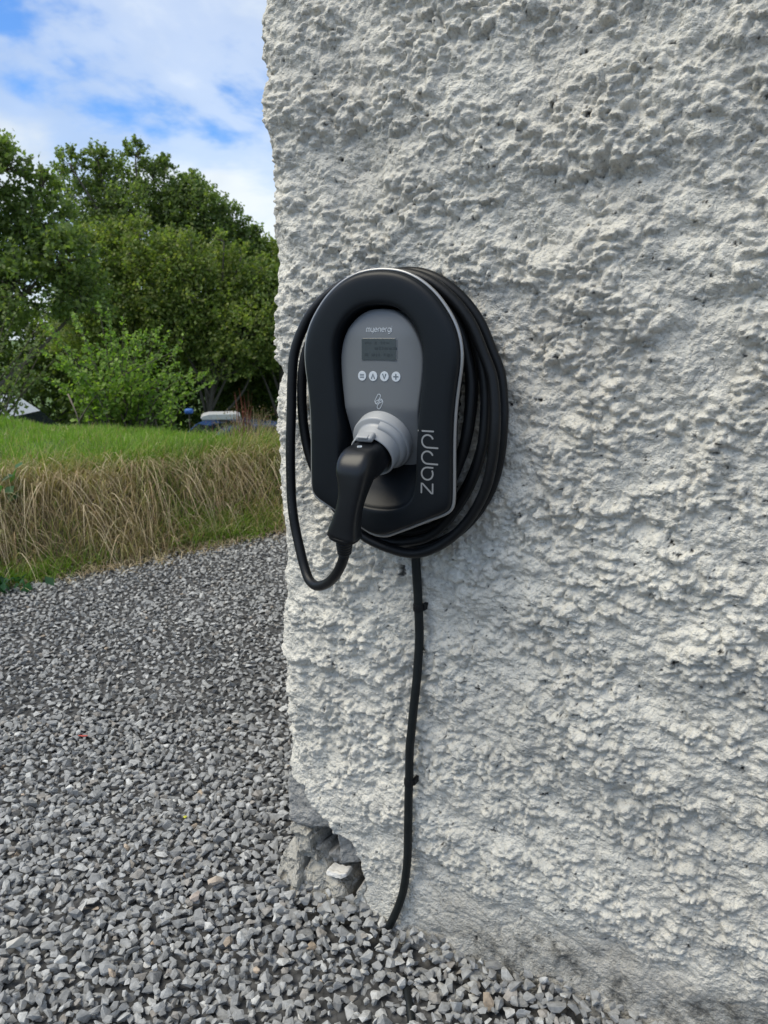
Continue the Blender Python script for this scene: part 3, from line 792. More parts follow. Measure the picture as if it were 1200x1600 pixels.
# one continuous lead: tail from plug up the left side, then the loops
R_C = .0090
tail = [(.0210, .900, .180), (.0135, .880, .176), (-.005, .8535, .167), (-.032, .8295, .153), (-.0630, .8155, .140), (-.0888, .8195, .127), (-.107, .8412, .116), (-.1217, .8724, .108), (-.1345, .9039, .101), (-.1412, .9304, .098),
        (-.1475, .960, .093), (-.1500, .9914, .090), (-.1513, 1.0300, .088), (-.1514, 1.0800, .085), (-.1509, 1.1268, .081), (-.1500, 1.18, .078), (-.1470, 1.225, .074), (-.1350, 1.262, .070), (-.110, 1.302, .066), (-.07, 1.336, .062), (-.02, 1.356, .060)]
LA = [(.0609, 1.3660), (.1168, 1.3546), (.1635, 1.3245), (.1983, 1.2835), (.222, 1.2327), (.238, 1.1954), (.2462, 1.1474), (.2484, 1.1054), (.2446, 1.0553), (.2311, 1.0032), (.2034, .9518), (.1643, .9087), (.1147, .8804), (.0629, .8786), (-.0091, .8986), (-.0693, .9452), (-.1181, 1.0189), (-.136, 1.0909), (-.1357, 1.1706), (-.1245, 1.2292), (-.10, 1.2749), (-.0583, 1.3261), (-.0056, 1.356)]
LB = [(.05, 1.362), (.1033, 1.3546), (.147, 1.3275), (.1827, 1.2805), (.203, 1.2321), (.2159, 1.1799), (.2195, 1.1268), (.2154, 1.0722), (.1975, 1.0152), (.1667, .9626), (.1302, .9193), (.0877, .8985), (.0345, .8925), (-.03, .912), (-.08, .965), (-.112, 1.05), (-.118, 1.15), (-.105, 1.24), (-.06, 1.31), (-.01, 1.345)]
LC = [(.05, 1.352), (.095, 1.343), (.1437, 1.3154), (.1754, 1.2704), (.1899, 1.2222), (.1971, 1.1799), (.1966, 1.1265), (.190, 1.0792), (.1735, 1.0297), (.145, .9813), (.108, .9429), (.06, .918), (.0, .912), (-.05, .94), (-.09, .99), (-.108, 1.07), (-.112, 1.16), (-.098, 1.24), (-.055, 1.30), (0, 1.335)]
def shift(Lp, ds, dz, o, k=1.0):
    c = np.array([.0487, 1.13]); out = []
    for i, (s, z) in enumerate(Lp):
        v = (np.array([s, z]) - c) * k + c; out.append((v[0] + ds, v[1] + dz, o + .004 * sin(i * 1.1 + ds * 100)))
    return out
loops = [shift(LA, -.002, 0, .066, .985), shift(LA, -.002, .004, .028, .985), shift(LB, 0, 0, .052), shift(LC, 0, 0, .064, .99), shift(LB, -.004, .004, .026, .97), shift(LC, .0, .006, .040, .955)]
path = list(tail)
for Lp in loops: path += Lp
path += [(.05, 1.34, .045), (.075, 1.325, .04), (.09, 1.30, .04)]
P3 = smooth_path(np.array(LW(path)), 900)
V, F = tube_mesh(P3, R_C, 12); mesh_np('coiled_lead', V, F, m_cable, cab, True)
# faint mould print along the lead: tiny raised dashes
dash = []
r_ = random.Random(2)
for z0 in np.linspace(.915, 1.07, 26):
    if r_.random() < .35: continue
    i = int(np.argmin(np.abs(P3[:180, 2] - (z0 - CZ)) + (P3[:180, 0] > -.13) * 9)); p = P3[i]
    tdir = P3[i + 1] - P3[i - 1]; tdir /= np.linalg.norm(tdir); nrm = np.array([.10, -1, 0]); nrm -= tdir * (nrm @ tdir); nrm /= np.linalg.norm(nrm); sd_ = np.cross(nrm, tdir)
    c = p + nrm * (R_C + .00002)
    dash.append((np.array([c - tdir * .0013 - sd_ * .0006, c + tdir * .0013 - sd_ * .0006, c + tdir * .0013 + sd_ * .0006, c - tdir * .0013 + sd_ * .0006, c - tdir * .0013 - sd_ * .0006 - nrm * .0008, c + tdir * .0013 - sd_ * .0006 - nrm * .0008, c + tdir * .0013 + sd_ * .0006 - nrm * .0008, c - tdir * .0013 + sd_ * .0006 - nrm * .0008]),
                 np.array([(0, 1, 2, 3), (0, 4, 5, 1), (1, 5, 6, 2), (2, 6, 7, 3), (3, 7, 4, 0)])))
m_faint = plain('faint_cable_print', (.035, .037, .04), .6)
mesh_np('cable_marking', *merge(dash), m_faint, cab)

# supply cable down the wall
sup = empty('supply_cable', wf(.075, 0, 0), -YAW)
tag(sup, 'straight black supply cable clipped down the white wall into the gravel', 'cable')
cp = [(.060, .98), (.074, .90), (.0786, .8473), (.082, .7725), (.0855, .6961), (.0837, .6169), (.079, .5349), (.0728, .4502), (.0707, .3644), (.0714, .2773), (.0662, .2009), (.0534, .1196), (.0294, .0472), (.0105, .010), (.0045, -.020)]
pts = smooth_path(np.array([(s - .075, 0, z) for s, z in cp]), 120)
wo_ = np.array([wall_out(p[0] + .075, max(p[2], .0)) for p in pts]); wo_ = np.array([wo_[max(0, i - 3):i + 4].max() for i in range(120)])
wo_ = np.convolve(np.pad(wo_, 8, 'edge'), np.ones(17) / 17, 'valid'); pts[:, 1] = -(wo_ + .0075)
mesh_np('cable', *tube_mesh(pts, .0086, 12), m_cable2, sup, True)
for (zc, sc_) in ((.7605, .082), (.3914, .0715)):
    i = int(np.argmin(np.abs(pts[:, 2] - zc))); p = pts[i]; t_ = pts[i + 1] - pts[i - 1]; t_ /= np.linalg.norm(t_)
    P5 = np.array([p + t_ * (k - .5) * .014 for k in np.linspace(0, 1, 5)])
    V1 = tube_mesh(P5, [.0098, .0104, .0104, .0104, .0098], 14)
    bx = box_vf(p[0] + .006, p[0] + .0120, p[1] + .001, p[1] + .02, p[2] - .006, p[2] + .006)
    mesh_np('cable_clip', *merge([V1, bx]), m_hous, sup, False)
# buried conduit stub showing between the stones
cs = tag(empty('buried_conduit', (.047, 1.24, 0)), 'short length of dark conduit half buried in the gravel', 'conduit')
mesh_np('conduit_body', *tube_mesh(np.array([(-.008, .075, -.012), (-.005, .045, .006), (-.001, .0, .014), (.004, -.04, .010), (.008, -.08, -.014)]), .0078, 10), m_cable2, cs, True)

# ------------------------------------------------------------------ gravel
def hull_shape(k, n, flat_):
    r = np.random.default_rng(k); P = r.normal(size=(n, 3)); P /= np.linalg.norm(P, axis=1)[:, None]
    P *= r.uniform(.78, 1.05, (n, 1)); P *= np.array([1, r.uniform(.62, .9), flat_ * r.uniform(.75, 1.15)])
    bm = bmesh.new()
    for p in P: bm.verts.new(p)
    rs = bmesh.ops.convex_hull(bm, input=bm.verts)
    bmesh.ops.delete(bm, geom=[v for v in bm.verts if not v.link_faces], context='VERTS')
    bmesh.ops.triangulate(bm, faces=bm.faces)
    bmesh.ops.recalc_face_normals(bm, faces=bm.faces)
    bm.verts.index_update(); V = np.array([v.co[:] for v in bm.verts]); F = np.array([[v.index for v in f.verts] for f in bm.faces]); bm.free()
    return V, F
SH_N = [hull_shape(100 + k, 13, .55) for k in range(28)]
SH_F = [hull_shape(300 + k, 8, .55) for k in range(16)]
def rotm(yaw_, tilt, roll):
    cy, sy = np.cos(yaw_), np.sin(yaw_); cx_, sx_ = np.cos(tilt), np.sin(tilt); cz_, sz_ = np.cos(roll), np.sin(roll)
    z = np.zeros_like(cy); o = np.ones_like(cy)
    Rz = np.stack([cy, -sy, z, sy, cy, z, z, z, o], -1).reshape(-1, 3, 3)
    Rx = np.stack([o, z, z, z, cx_, -sx_, z, sx_, cx_], -1).reshape(-1, 3, 3)
    Rr = np.stack([cz_, -sz_, z, sz_, cz_, z, z, z, o], -1).reshape(-1, 3, 3)
    return Rz @ Rx @ Rr
def scatter_stones(name, x, y, z, size, shapes, tiltmax=.55, label=None):
    n = len(x); yw = rng.uniform(0, 2 * pi, n); tl = rng.normal(0, tiltmax, n); rl = rng.uniform(0, 2 * pi, n)
    R = rotm(yw, tl, rl); pick = rng.integers(0, len(shapes), n)
    base = rng.choice([0, 1, 2, 3, 4, 5], n, p=[.48, .27, .15, .055, .04, .005])
    pal = np.array([(.285, .288, .285), (.215, .218, .218), (.37, .372, .365), (.26, .243, .222), (.47, .47, .455), (.38, .31, .24)])
    colr = pal[base] * rng.uniform(.86, 1.20, (n, 1))
    Vs, Fs, Cs_ = [], [], []; o = 0
    for k, (V, F) in enumerate(shapes):
        idx = np.where(pick == k)[0]
        if not len(idx): continue
        P = np.einsum('nij,vj->nvi', R[idx], V) * size[idx][:, None, None] + np.stack([x[idx], y[idx], z[idx]], 1)[:, None]
        Vs.append(P.reshape(-1, 3)); Fs.append((F[None] + (np.arange(len(idx)) * len(V))[:, None, None]).reshape(-1, 3) + o); o += P.shape[0] * P.shape[1]
        Cs_.append(np.repeat(colr[idx], len(V), 0))
    ob = mesh_np(name, np.concatenate(Vs), np.concatenate(Fs), m_gravel, None, False, np.concatenate(Cs_))
    return tag(ob, label, None, None, 'stuff')
def grid_pts(x0, x1, y0, y1, sp):
    gx_, gy_ = np.meshgrid(np.arange(x0, x1, sp), np.arange(y0, y1, sp * .9)); gx_ = gx_ + (np.arange(gx_.shape[0]) % 2)[:, None] * sp / 2
    gx_ = gx_.ravel() + rng.uniform(-.42, .42, gx_.size) * sp; gy_ = gy_.ravel() + rng.uniform(-.42, .42, gy_.size) * sp
    s, o = to_wall(gx_, gy_)
    inside = (o < -.012) & (s > S0 - .018)
    q, al = bank_q(gx_, gy_)
    vis = (np.abs(gx_) < .62 * gy_ + .45) & (gy_ > .75)
    k = ~inside & (q < .06) & vis & ~((q > -.12) & (rng.random(len(q)) < .5))
    return gx_[k], gy_[k]
def mound(x, y):
    s, o = to_wall(x, y)
    return .020 * np.exp(-((o - .02) / .10) ** 2) * ((s > -.35) & (s < 1.0)) * (1 + .5 * perlin(x / .12, y / .12, 71)) + .010 * perlin(x / .35, y / .35, 72)
# near field, two layers
x, y = grid_pts(-1.6, 1.3, .8, 2.35, .0215)
sz = .0128 * np.exp(rng.normal(0, .20, len(x)))
scatter_stones('gravel', x, y, terrain(x, y) + mound(x, y) + .002 + rng.uniform(-.005, .002, len(x)), sz, SH_N, .35, 'lower layer of grey crushed stone near the wall')
x, y = grid_pts(-1.6, 1.3, .8, 2.35, .0228)
sz = .0132 * np.exp(rng.normal(0, .24, len(x)))
scatter_stones('gravel', x, y, terrain(x, y) + mound(x, y) + .012 + rng.uniform(-.003, .005, len(x)), sz, SH_N, .65, 'loose angular grey chippings in front of the wall')
# far field
x, y = grid_pts(-3.6, 2.2, 2.35, 6.4, .0245)
sz = .0142 * np.exp(rng.normal(0, .24, len(x)))
scatter_stones('gravel', x, y, terrain(x, y) + .006 + .6 * mound(x, y) + rng.uniform(-.004, .006, len(x)), sz, SH_F, .5, 'grey gravel running back to the foot of the bank')
# single stones that stand out
def lone(name, loc, size, col, label, seed, sc=(1, .7, .55), rz=0.):
    V, F = hull_shape(seed, 16, .8); V = V / np.abs(V).max() * size * np.array(sc)
    m = plain(name + '_mineral', col, .8, 0, 60, .002, .25)
    o = mesh_np(name, V, F, m, None, False); o.location = loc; o.rotation_euler = (.25, .1, rz); return tag(o, label, 'stone')
lone('tan_stone', (-.392, 1.545, .030), .023, (.44, .37, .30), 'tan sandy stone lying among the grey gravel, largest one', 900, (1, .6, .6), .5)
lone('tan_stone', (-.425, 1.500, .026), .018, (.45, .38, .33), 'small pinkish stone in front of the larger tan stone', 901, (1, .8, .5), 1.2)
lone('pale_stone', (-.767, 1.363, .028), .021, (.52, .50, .46), 'cream stone near the lower left edge of the gravel', 902, (1, .9, .6), .8)
lone('fallen_petal', (-.524, 1.794, .026), .006, (.55, .55, .06), 'tiny yellow fallen petal on grey gravel', 903, (1, .8, .3), .2)['category'] = 'petal'
lone('paper_scrap', (-.955, 2.22, .024), .010, (.45, .08, .06), 'tiny red scrap lying on gravel left of the wall', 904, (1.6, .5, .2), .1)['category'] = 'scrap'
rc = rock_prism('white_chip', [(-.1530, .0780), (-.1500, .0885), (-.135, .0870), (-.118, .0915), (-.1000, .0985), (-.0985, .0890), (-.112, .0800), (-.13, .0762)], -.004, -.035, m_white, .004, 33, 'white chip of render lying at the cavity mouth')

# ------------------------------------------------------------------ grass
def blades(name, bx, by, bz, hgt, lean, ldir, wid, nseg, colr, mat, parent=None, droop=1.6, hang=0.):
    """ribbons that start at (bx,by,bz), rise hgt and bend towards ldir"""
    n = len(bx); t = np.linspace(0, 1, nseg + 1)[None]
    up_ = hgt[:, None] * (t - (.5 + hang) * lean[:, None] * t ** droop * (t ** .6)); fw = (hgt * lean)[:, None] * (.75 - .6 * hang) * t ** droop
    px = bx[:, None] + np.cos(ldir)[:, None] * fw; py = by[:, None] + np.sin(ldir)[:, None] * fw; pz = bz[:, None] + up_
    a = rng.uniform(0, 2 * pi, n) ; wx = np.cos(a)[:, None]; wy = np.sin(a)[:, None]
    wv = wid[:, None] * (1 - t ** 1.5 * .85) / 2
    Lf = np.stack([px - wx * wv, py - wy * wv, pz], -1); Rt = np.stack([px + wx * wv, py + wy * wv, pz], -1)
    V = np.stack([Lf, Rt], 2).reshape(-1, 3); k = 2 * (nseg + 1)
    q = np.array([(2 * i, 2 * i + 1, 2 * i + 3, 2 * i + 2) for i in range(nseg)])
    F = (q[None] + (np.arange(n) * k)[:, None, None]).reshape(-1, 4)
    return mesh_np(name, V, F, mat, parent, True, np.repeat(colr, k, 0))
def on_bank(n, al0, al1, q0, q1):
    al_ = rng.uniform(al0, al1, n); q = rng.uniform(q0, q1, n)
    x = -1.2 + BN[0] * q + BN[1] * al_; y = 4.5 + BN[1] * q - BN[0] * al_
    return x, y
def pal(n, cols, p, v=.2):
    c = np.array(cols)[rng.choice(len(cols), n, p=p)]; return c * rng.uniform(1 - v, 1 + v, (n, 1))
GREEN = [(.17, .30, .04), (.24, .37, .06), (.12, .23, .04), (.32, .39, .11)]
DRYC = [(.43, .34, .22), (.56, .47, .33), (.30, .23, .14), (.25, .25, .10), (.38, .26, .17)]
DOWN = math.atan2(-BN[1], -BN[0])
# lawn
n = 62000
x, y = on_bank(n, -3.6, 4.0, .45, 3.2)
k = (y < 8.6) & (np.abs(x) < .66 * y + .4)
x, y = x[k], y[k]; n = len(x); cl = perlin(x * 2.2, y * 2.2, 31)
hg = (.055 + .05 * rng.random(n)) * (1 + .7 * np.clip(cl, -.6, 1)) * (1 + .8 * sstep(1.1, .5, bank_q(x, y)[0]))
cc = pal(n, GREEN, [.4, .35, .15, .1]); mixd = (rng.random(n) < .12 + .45 * sstep(1.0, .5, bank_q(x, y)[0])); cc[mixd] = pal(mixd.sum(), DRYC, [.2, .25, .1, .35, .1])
tag(blades('lawn_grass', x, y, terrain(x, y) - .01, hg, rng.uniform(.1, .9, n), rng.uniform(0, 2 * pi, n), rng.uniform(.004, .008, n), 2, cc, m_grass), 'bright green mown grass on top of the bank', None, None, 'stuff')
# bank: shorter green and tan understorey
n = 36000
x, y = on_bank(n, -3.4, 4.2, -.05, .85); q, _ = bank_q(x, y)
k = (np.abs(x) < .66 * y + .4); x, y, q = x[k], y[k], q[k]; n = len(x)
patch = perlin(x * 1.7 + 4, y * 1.7, 37)
gm = rng.random(n) < np.clip(.36 + .7 * patch + .5 * sstep(.35, .7, q) + .3 * sstep(.12, .0, q), .05, .93); cc = pal(n, DRYC, [.3, .2, .25, .2, .05]); cc[gm] = pal(gm.sum(), GREEN, [.35, .2, .35, .1]) * .8
tag(blades('bank_grass', x, y, terrain(x, y) - .01, rng.uniform(.08, .24, n) * (1 + .35 * sstep(.35, .7, q)), rng.uniform(.3, 1.2, n), DOWN + rng.normal(0, 1.0, n), rng.uniform(.003, .006, n), 3, cc, m_grass), 'short mixed grass covering the bank face', None, None, 'stuff')
# bank: long dry stems hanging over
n = 9000
al_c = rng.uniform(-3.2, 4.0, 420); cl_h = rng.uniform(.32, .68, 420); cl_q = .02 + .80 * rng.random(420) ** .8; cl_d = rng.normal(-.15, .5, 420)
ci = rng.integers(0, 420, n)
al_ = al_c[ci] + rng.normal(0, .07, n); q = np.clip(cl_q[ci] + rng.normal(0, .06, n), -.02, .95)
x = -1.2 + BN[0] * q + BN[1] * al_; y = 4.5 + BN[1] * q - BN[0] * al_
k = (np.abs(x) < .66 * y + .4); x, y, q, ci = x[k], y[k], q[k], ci[k]; n = len(x)
tall = sstep(1.2, -1.5, (BN[1] * (x + 1.2) - BN[0] * (y - 4.5)))
hg = cl_h[ci] * rng.uniform(.55, 1.1, n) * (.60 + .38 * tall); ld = DOWN + cl_d[ci] + rng.normal(0, .4, n)
tag(blades('dry_grass', x, y, terrain(x, y), hg, rng.uniform(.9, 1.95, n), ld, rng.uniform(.003, .0075, n), 7, pal(n, DRYC, [.34, .27, .2, .11, .08]), m_dry, None, 1.5, .42), 'long dry tan grass stems drooping over the bank', None, None, 'stuff')
# straw litter along the gravel edge, green tufts at the foot
n = 9000; x, y = on_bank(n, -3.2, 3.6, -.34, .10); k = rng.random(n) < np.exp(-((bank_q(x, y)[0] - .02) / .14) ** 2); x, y = x[k], y[k]; n = len(x)
tag(blades('straw_litter', x, y, terrain(x, y) + .012, rng.uniform(.03, .10, n), rng.uniform(1.5, 1.95, n), rng.uniform(0, 2 * pi, n), rng.uniform(.003, .006, n), 3, pal(n, DRYC, [.35, .35, .15, .05, .1]), m_dry), 'flattened straw along the edge of the gravel', None, None, 'stuff')
xs, ys = [], []
for (a0, q0, rad_, cnt) in ((.55, .04, .16, 900), (.25, .06, .14, 700), (1.6, .12, .16, 500), (-.9, .0, .10, 260), (-2.0, .10, .22, 700), (2.4, .1, .2, 400)):
    aa = a0 + rng.normal(0, rad_, cnt); qq = q0 + rng.normal(0, .06, cnt); xs.append(-1.2 + BN[0] * qq + BN[1] * aa); ys.append(4.5 + BN[1] * qq - BN[0] * aa)
x = np.concatenate(xs); y = np.concatenate(ys); n = len(x)
tag(blades('green_tufts', x, y, terrain(x, y), rng.uniform(.06, .15, n), rng.uniform(.3, 1.2, n), rng.uniform(0, 2 * pi, n), rng.uniform(.004, .008, n), 3, pal(n, GREEN, [.5, .35, .1, .05]), m_grass), 'small bright green tufts at the foot of the bank', None, None, 'stuff')

# ------------------------------------------------------------------ leaves, trees, shrubs
def leaf_cloud(P, size, nrm_bias, colr, aspect=.62):
    n = len(P); nv = rng.normal(size=(n, 3)) + nrm_bias; nv /= np.linalg.norm(nv, axis=1)[:, None]
    r = rng.normal(size=(n, 3)); u = np.cross(nv, r); u /= np.linalg.norm(u, axis=1)[:, None] + 1e-9; v = np.cross(nv, u)
    s = size[:, None]
    V = np.stack([P + u * s * .5, P + v * s * .5 * aspect + nv * s * .06, P - u * s * .5, P - v * s * .5 * aspect + nv * s * .06], 1).reshape(-1, 3)
    F = (np.array([[0, 1, 2], [0, 2, 3]])[None] + (np.arange(n) * 4)[:, None, None]).reshape(-1, 3)
    return V, F, np.repeat(colr, 4, 0)
def crown_points(lobes, nleaf, spray=14, hang=.0, open_=.0):
    """lobes: (x,y,z,rx,ry,rz). returns leaf centres clustered in sprays, plus spray ends"""
    lb = np.array(lobes, float); wv = (lb[:, 3] * lb[:, 4] * lb[:, 5]) ** (2 / 3); wv /= wv.sum()
    ns = nleaf // spray; li = rng.choice(len(lb), ns, p=wv)
    dv = rng.normal(size=(ns, 3)); dv /= np.linalg.norm(dv, axis=1)[:, None]; dv[:, 2] = np.where(dv[:, 2] < -.55, -dv[:, 2], dv[:, 2])
    rad = rng.uniform(.45, 1.08, ns) ** .6
    c = lb[li, :3] + dv * rad[:, None] * lb[li, 3:]
    ax_ = dv + rng.normal(0, .45, (ns, 3)); ax_[:, 2] += .25 - hang; ax_ /= np.linalg.norm(ax_, axis=1)[:, None]
    ln = rng.uniform(.25, .75, ns) * lb[li, 3].clip(.3, 1.3) * .75
    t_ = rng.uniform(-.6, .7, (ns, spray)); P = c[:, None] + ax_[:, None] * (t_ * ln[:, None])[..., None] + rng.normal(0, .07, (ns, spray, 3)) * lb[li, 3].clip(.4, 1.2)[:, None, None]
    return P.reshape(-1, 3), c - ax_ * ln[:, None] * .6, c + ax_ * ln[:, None] * .5, li
def make_tree(name, label, base, lobes, nleaf, size, cols, group=None, trunk_r=.16, twigs=60, cat='tree', spray=14, trunk_top=None):
    root = empty(name, base); tag(root, label, cat, group)
    lb = np.array(lobes, float); lb[:, :3] -= np.array(base)
    P, t0, t1, li = crown_points(lb, nleaf, spray)
    n = len(P); c = pal(n, cols, None, .18)
    shade = np.repeat(rng.uniform(.75, 1.25, n // spray + 1), spray)[:n]; c = c * shade[:, None]
    V, F, C_ = leaf_cloud(P, rng.uniform(.7, 1.3, n) * size, np.array([-.25, -.35, .45]), c)
    mesh_np('crown', V, F, m_leaf, root, False, C_)
    parts = []
    top = np.array(trunk_top) - np.array(base) if trunk_top is not None else lb[:, :3].mean(0) * np.array([1, 1, .9])
    mid = top * .5 + rng.normal(0, .12, 3)
    parts.append(tube_mesh(smooth_path(np.array([(0, 0, -.2), mid * .6, mid, top]), 12), np.linspace(trunk_r, trunk_r * .35, 12), 7))
    for l in lb:
        s = mid + (top - mid) * rng.uniform(-.2, .9); e_ = l[:3]; m2 = (s + e_) / 2 + rng.normal(0, .12, 3) + np.array([0, 0, -.1])
        parts.append(tube_mesh(smooth_path(np.array([s, m2, e_]), 9), np.linspace(trunk_r * .38, .02, 9), 5))
    for k in rng.choice(len(t0), min(twigs, len(t0)), replace=False):
        e_ = lb[li[k], :3]; parts.append(tube_mesh(np.array([e_, (e_ + t0[k]) / 2 + rng.normal(0, .05, 3), t0[k], t1[k]]), np.array([.018, .013, .009, .005]), 4))
    mesh_np('trunk', *merge(parts), m_bark, root, True)
    return root
def ray_pt(fx, Y, fz): return (fx * Y, Y, 1.26 + fz * Y)
OAK = [(.14, .195, .062), (.175, .235, .075), (.11, .16, .055), (.225, .275, .10)]
HAW = [(.175, .235, .06), (.215, .27, .07), (.13, .185, .052), (.26, .285, .095)]
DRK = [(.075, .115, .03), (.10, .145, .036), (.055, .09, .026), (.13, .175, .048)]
GR = 'trees beyond the lawn'
def lobes_at(Y, specs, zr=1.0):
    out = []; kk = 1.2 if 21.5 < Y < 27.5 else 1.0
    for (fx, fz, r, *rest) in specs:
        out.append((fx * Y, Y + (rest[0] if rest else rng.uniform(-.5, .5)), 1.26 + fz * Y, r * kk, r * 1.05 * kk, r * zr * kk))
    return out
def gz(x, y): return float(terrain(np.array(x), np.array(y)))
def T(name, label, Y, bx, specs, nleaf, size, cols, **kw):
    base = (bx * Y, Y, gz(bx * Y, Y)); return make_tree(name, label, base, lobes_at(Y, specs), nleaf, size, cols, **kw)
# left broad tree
T('ash_tree', 'spreading green tree at the left edge with bare grey branches showing', 14.5, -.57,
  [(-.46, .190, .55), (-.50, .17, .8), (-.425, .175, .40), (-.42, .13, .6), (-.47, .10, .8), (-.39, .09, .55), (-.44, .05, .8), (-.51, .03, .8), (-.38, .04, .55), (-.55, .12, 1.0), (-.60, .05, 1.1)], 34000, .092, OAK, group=GR, trunk_r=.17, twigs=260)
# tall open tree, centre left
T('oak_tree', 'tallest open crowned tree rising centre left above the hedge', 25, -.315,
  [(-.40, .195, .24), (-.268, .205, .24), (-.243, .180, .24), (-.375, .200, .38), (-.345, .205, .38), (-.30, .212, .36), (-.335, .185, .6), (-.285, .185, .55), (-.365, .16, .65), (-.305, .145, .8), (-.265, .150, .55), (-.345, .12, .9), (-.255, .10, .8)], 22000, .105, OAK, group=GR, trunk_r=.2, twigs=260)
# right, descending
T('oak_tree', 'dark green tree sloping down towards the wall, left of bare twigs', 26, -.225,
  [(-.235, .168, .5), (-.215, .148, .6), (-.25, .135, .7), (-.19, .135, .5), (-.215, .10, .9), (-.18, .09, .8), (-.165, .118, .36), (-.245, .08, .9)], 20000, .115, OAK, group=GR, trunk_r=.18, twigs=180)
T('sycamore_tree', 'yellow green tree nearest the white wall corner', 27, -.15,
  [(-.155, .095, .55), (-.135, .085, .7), (-.165, .06, .8), (-.125, .05, .9), (-.145, .02, 1.0), (-.10, .07, 1.0), (-.06, .08, 1.2)], 18000, .12, HAW, group=GR, trunk_r=.18, twigs=80)
# hawthorn belt in front
T('hawthorn_tree', 'pale yellow green bushy tree below the tall open tree', 22, -.34,
  [(-.36, .085, .75), (-.31, .092, .75), (-.35, .04, .95), (-.29, .05, .95), (-.33, -.005, 1.0), (-.38, .00, .9), (-.27, .0, .9), (-.335, .122, .3), (-.30, .128, .28), (-.365, .115, .3), (-.385, .06, .5)], 29000, .105, HAW, group=GR, trunk_r=.14, twigs=90)
T('hawthorn_tree', 'broad rounded yellow green tree in the middle of the hedge line', 22.5, -.25,
  [(-.265, .118, .28), (-.235, .112, .26), (-.195, .112, .26), (-.175, .098, .28), (-.155, .085, .35), (-.25, .080, .75), (-.21, .074, .75), (-.24, .04, 1.0), (-.19, .045, .9), (-.22, .0, 1.0), (-.175, .0, .9), (-.265, .01, .8), (-.24, -.04, .7), (-.20, -.035, .7), (-.165, -.03, .7), (-.145, -.02, .7)], 27000, .105, HAW, group=GR, trunk_r=.14, twigs=90)
T('hawthorn_tree', 'green bushy tree beside the wall behind the reddish weeds', 23, -.145,
  [(-.16, .045, .8), (-.125, .04, .9), (-.15, .0, 1.0), (-.11, .0, 1.0), (-.07, .03, 1.2), (-.17, -.02, .8)], 22000, .11, OAK, group=GR, trunk_r=.14, twigs=60)
# dark undergrowth behind vehicles
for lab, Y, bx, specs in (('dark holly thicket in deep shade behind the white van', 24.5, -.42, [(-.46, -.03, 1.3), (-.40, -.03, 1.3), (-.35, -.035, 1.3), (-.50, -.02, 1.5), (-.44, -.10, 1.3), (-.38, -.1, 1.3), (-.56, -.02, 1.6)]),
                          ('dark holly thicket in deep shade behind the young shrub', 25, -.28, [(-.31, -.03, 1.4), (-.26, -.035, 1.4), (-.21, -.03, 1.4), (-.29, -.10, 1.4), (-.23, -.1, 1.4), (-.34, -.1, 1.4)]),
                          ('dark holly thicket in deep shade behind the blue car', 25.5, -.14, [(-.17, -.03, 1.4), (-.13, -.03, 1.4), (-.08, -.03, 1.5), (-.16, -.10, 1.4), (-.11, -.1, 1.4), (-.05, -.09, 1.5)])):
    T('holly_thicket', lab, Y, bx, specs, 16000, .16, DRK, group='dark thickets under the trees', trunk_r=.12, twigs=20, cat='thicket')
# tree line to the sides and behind, for other viewpoints
for k, (fx, Y, tz_) in enumerate(((-.72, 17, .17), (-.88, 19, .20), (.02, 27, .13), (.14, 29, .14), (.27, 30, .12), (-.33, 29, .12), (-.2, 30, .09))):
    lab = ['big green tree beyond the left edge of the lawn', 'far left green tree of the tree line', 'green tree standing behind the white building', 'second green tree behind the white building', 'third green tree behind the white building', 'distant dark tree behind the tall open tree', 'distant dark tree behind the sloping oak'][k]
    sp = [(fx + rng.uniform(-.05, .05), tz_ - rng.uniform(0, .25), rng.uniform(1.1, 1.7)) for _ in range(9)]
    T('field_tree', lab, Y, fx, sp, 11000, .19, OAK if k % 2 else DRK, group=GR, trunk_r=.2, twigs=20)
# bare twigs by the wall
bt = tag(empty('bare_sapling', (-.185 * 26, 26.6, gz(-.185 * 26, 26.6))), 'bare leafless twigs poking above the trees next to the wall', 'tree')
bz = bt.location.z; parts = [tube_mesh(np.array([(0, 0, -.1), (.05, 0, 3.0), (0, 0, 1.26 + .10 * 26.6 - bz)]), np.array([.06, .04, .02]), 5)]
for fx, fz in ((-.018, .128), (-.010, .135), (-.004, .126), (.008, .122), (.014, .126), (.022, .110), (.030, .112)):
    parts.append(tube_mesh(np.array([(0, 0, 1.26 + .08 * 26.6 - bz), (fx * 12, 0, 1.26 + .10 * 26.6 - bz), (fx * 26.6, 0, 1.26 + fz * 26.6 - bz)]), np.array([.022, .016, .007]), 4))
mesh_np('stem', *merge(parts), m_bark, bt, True)

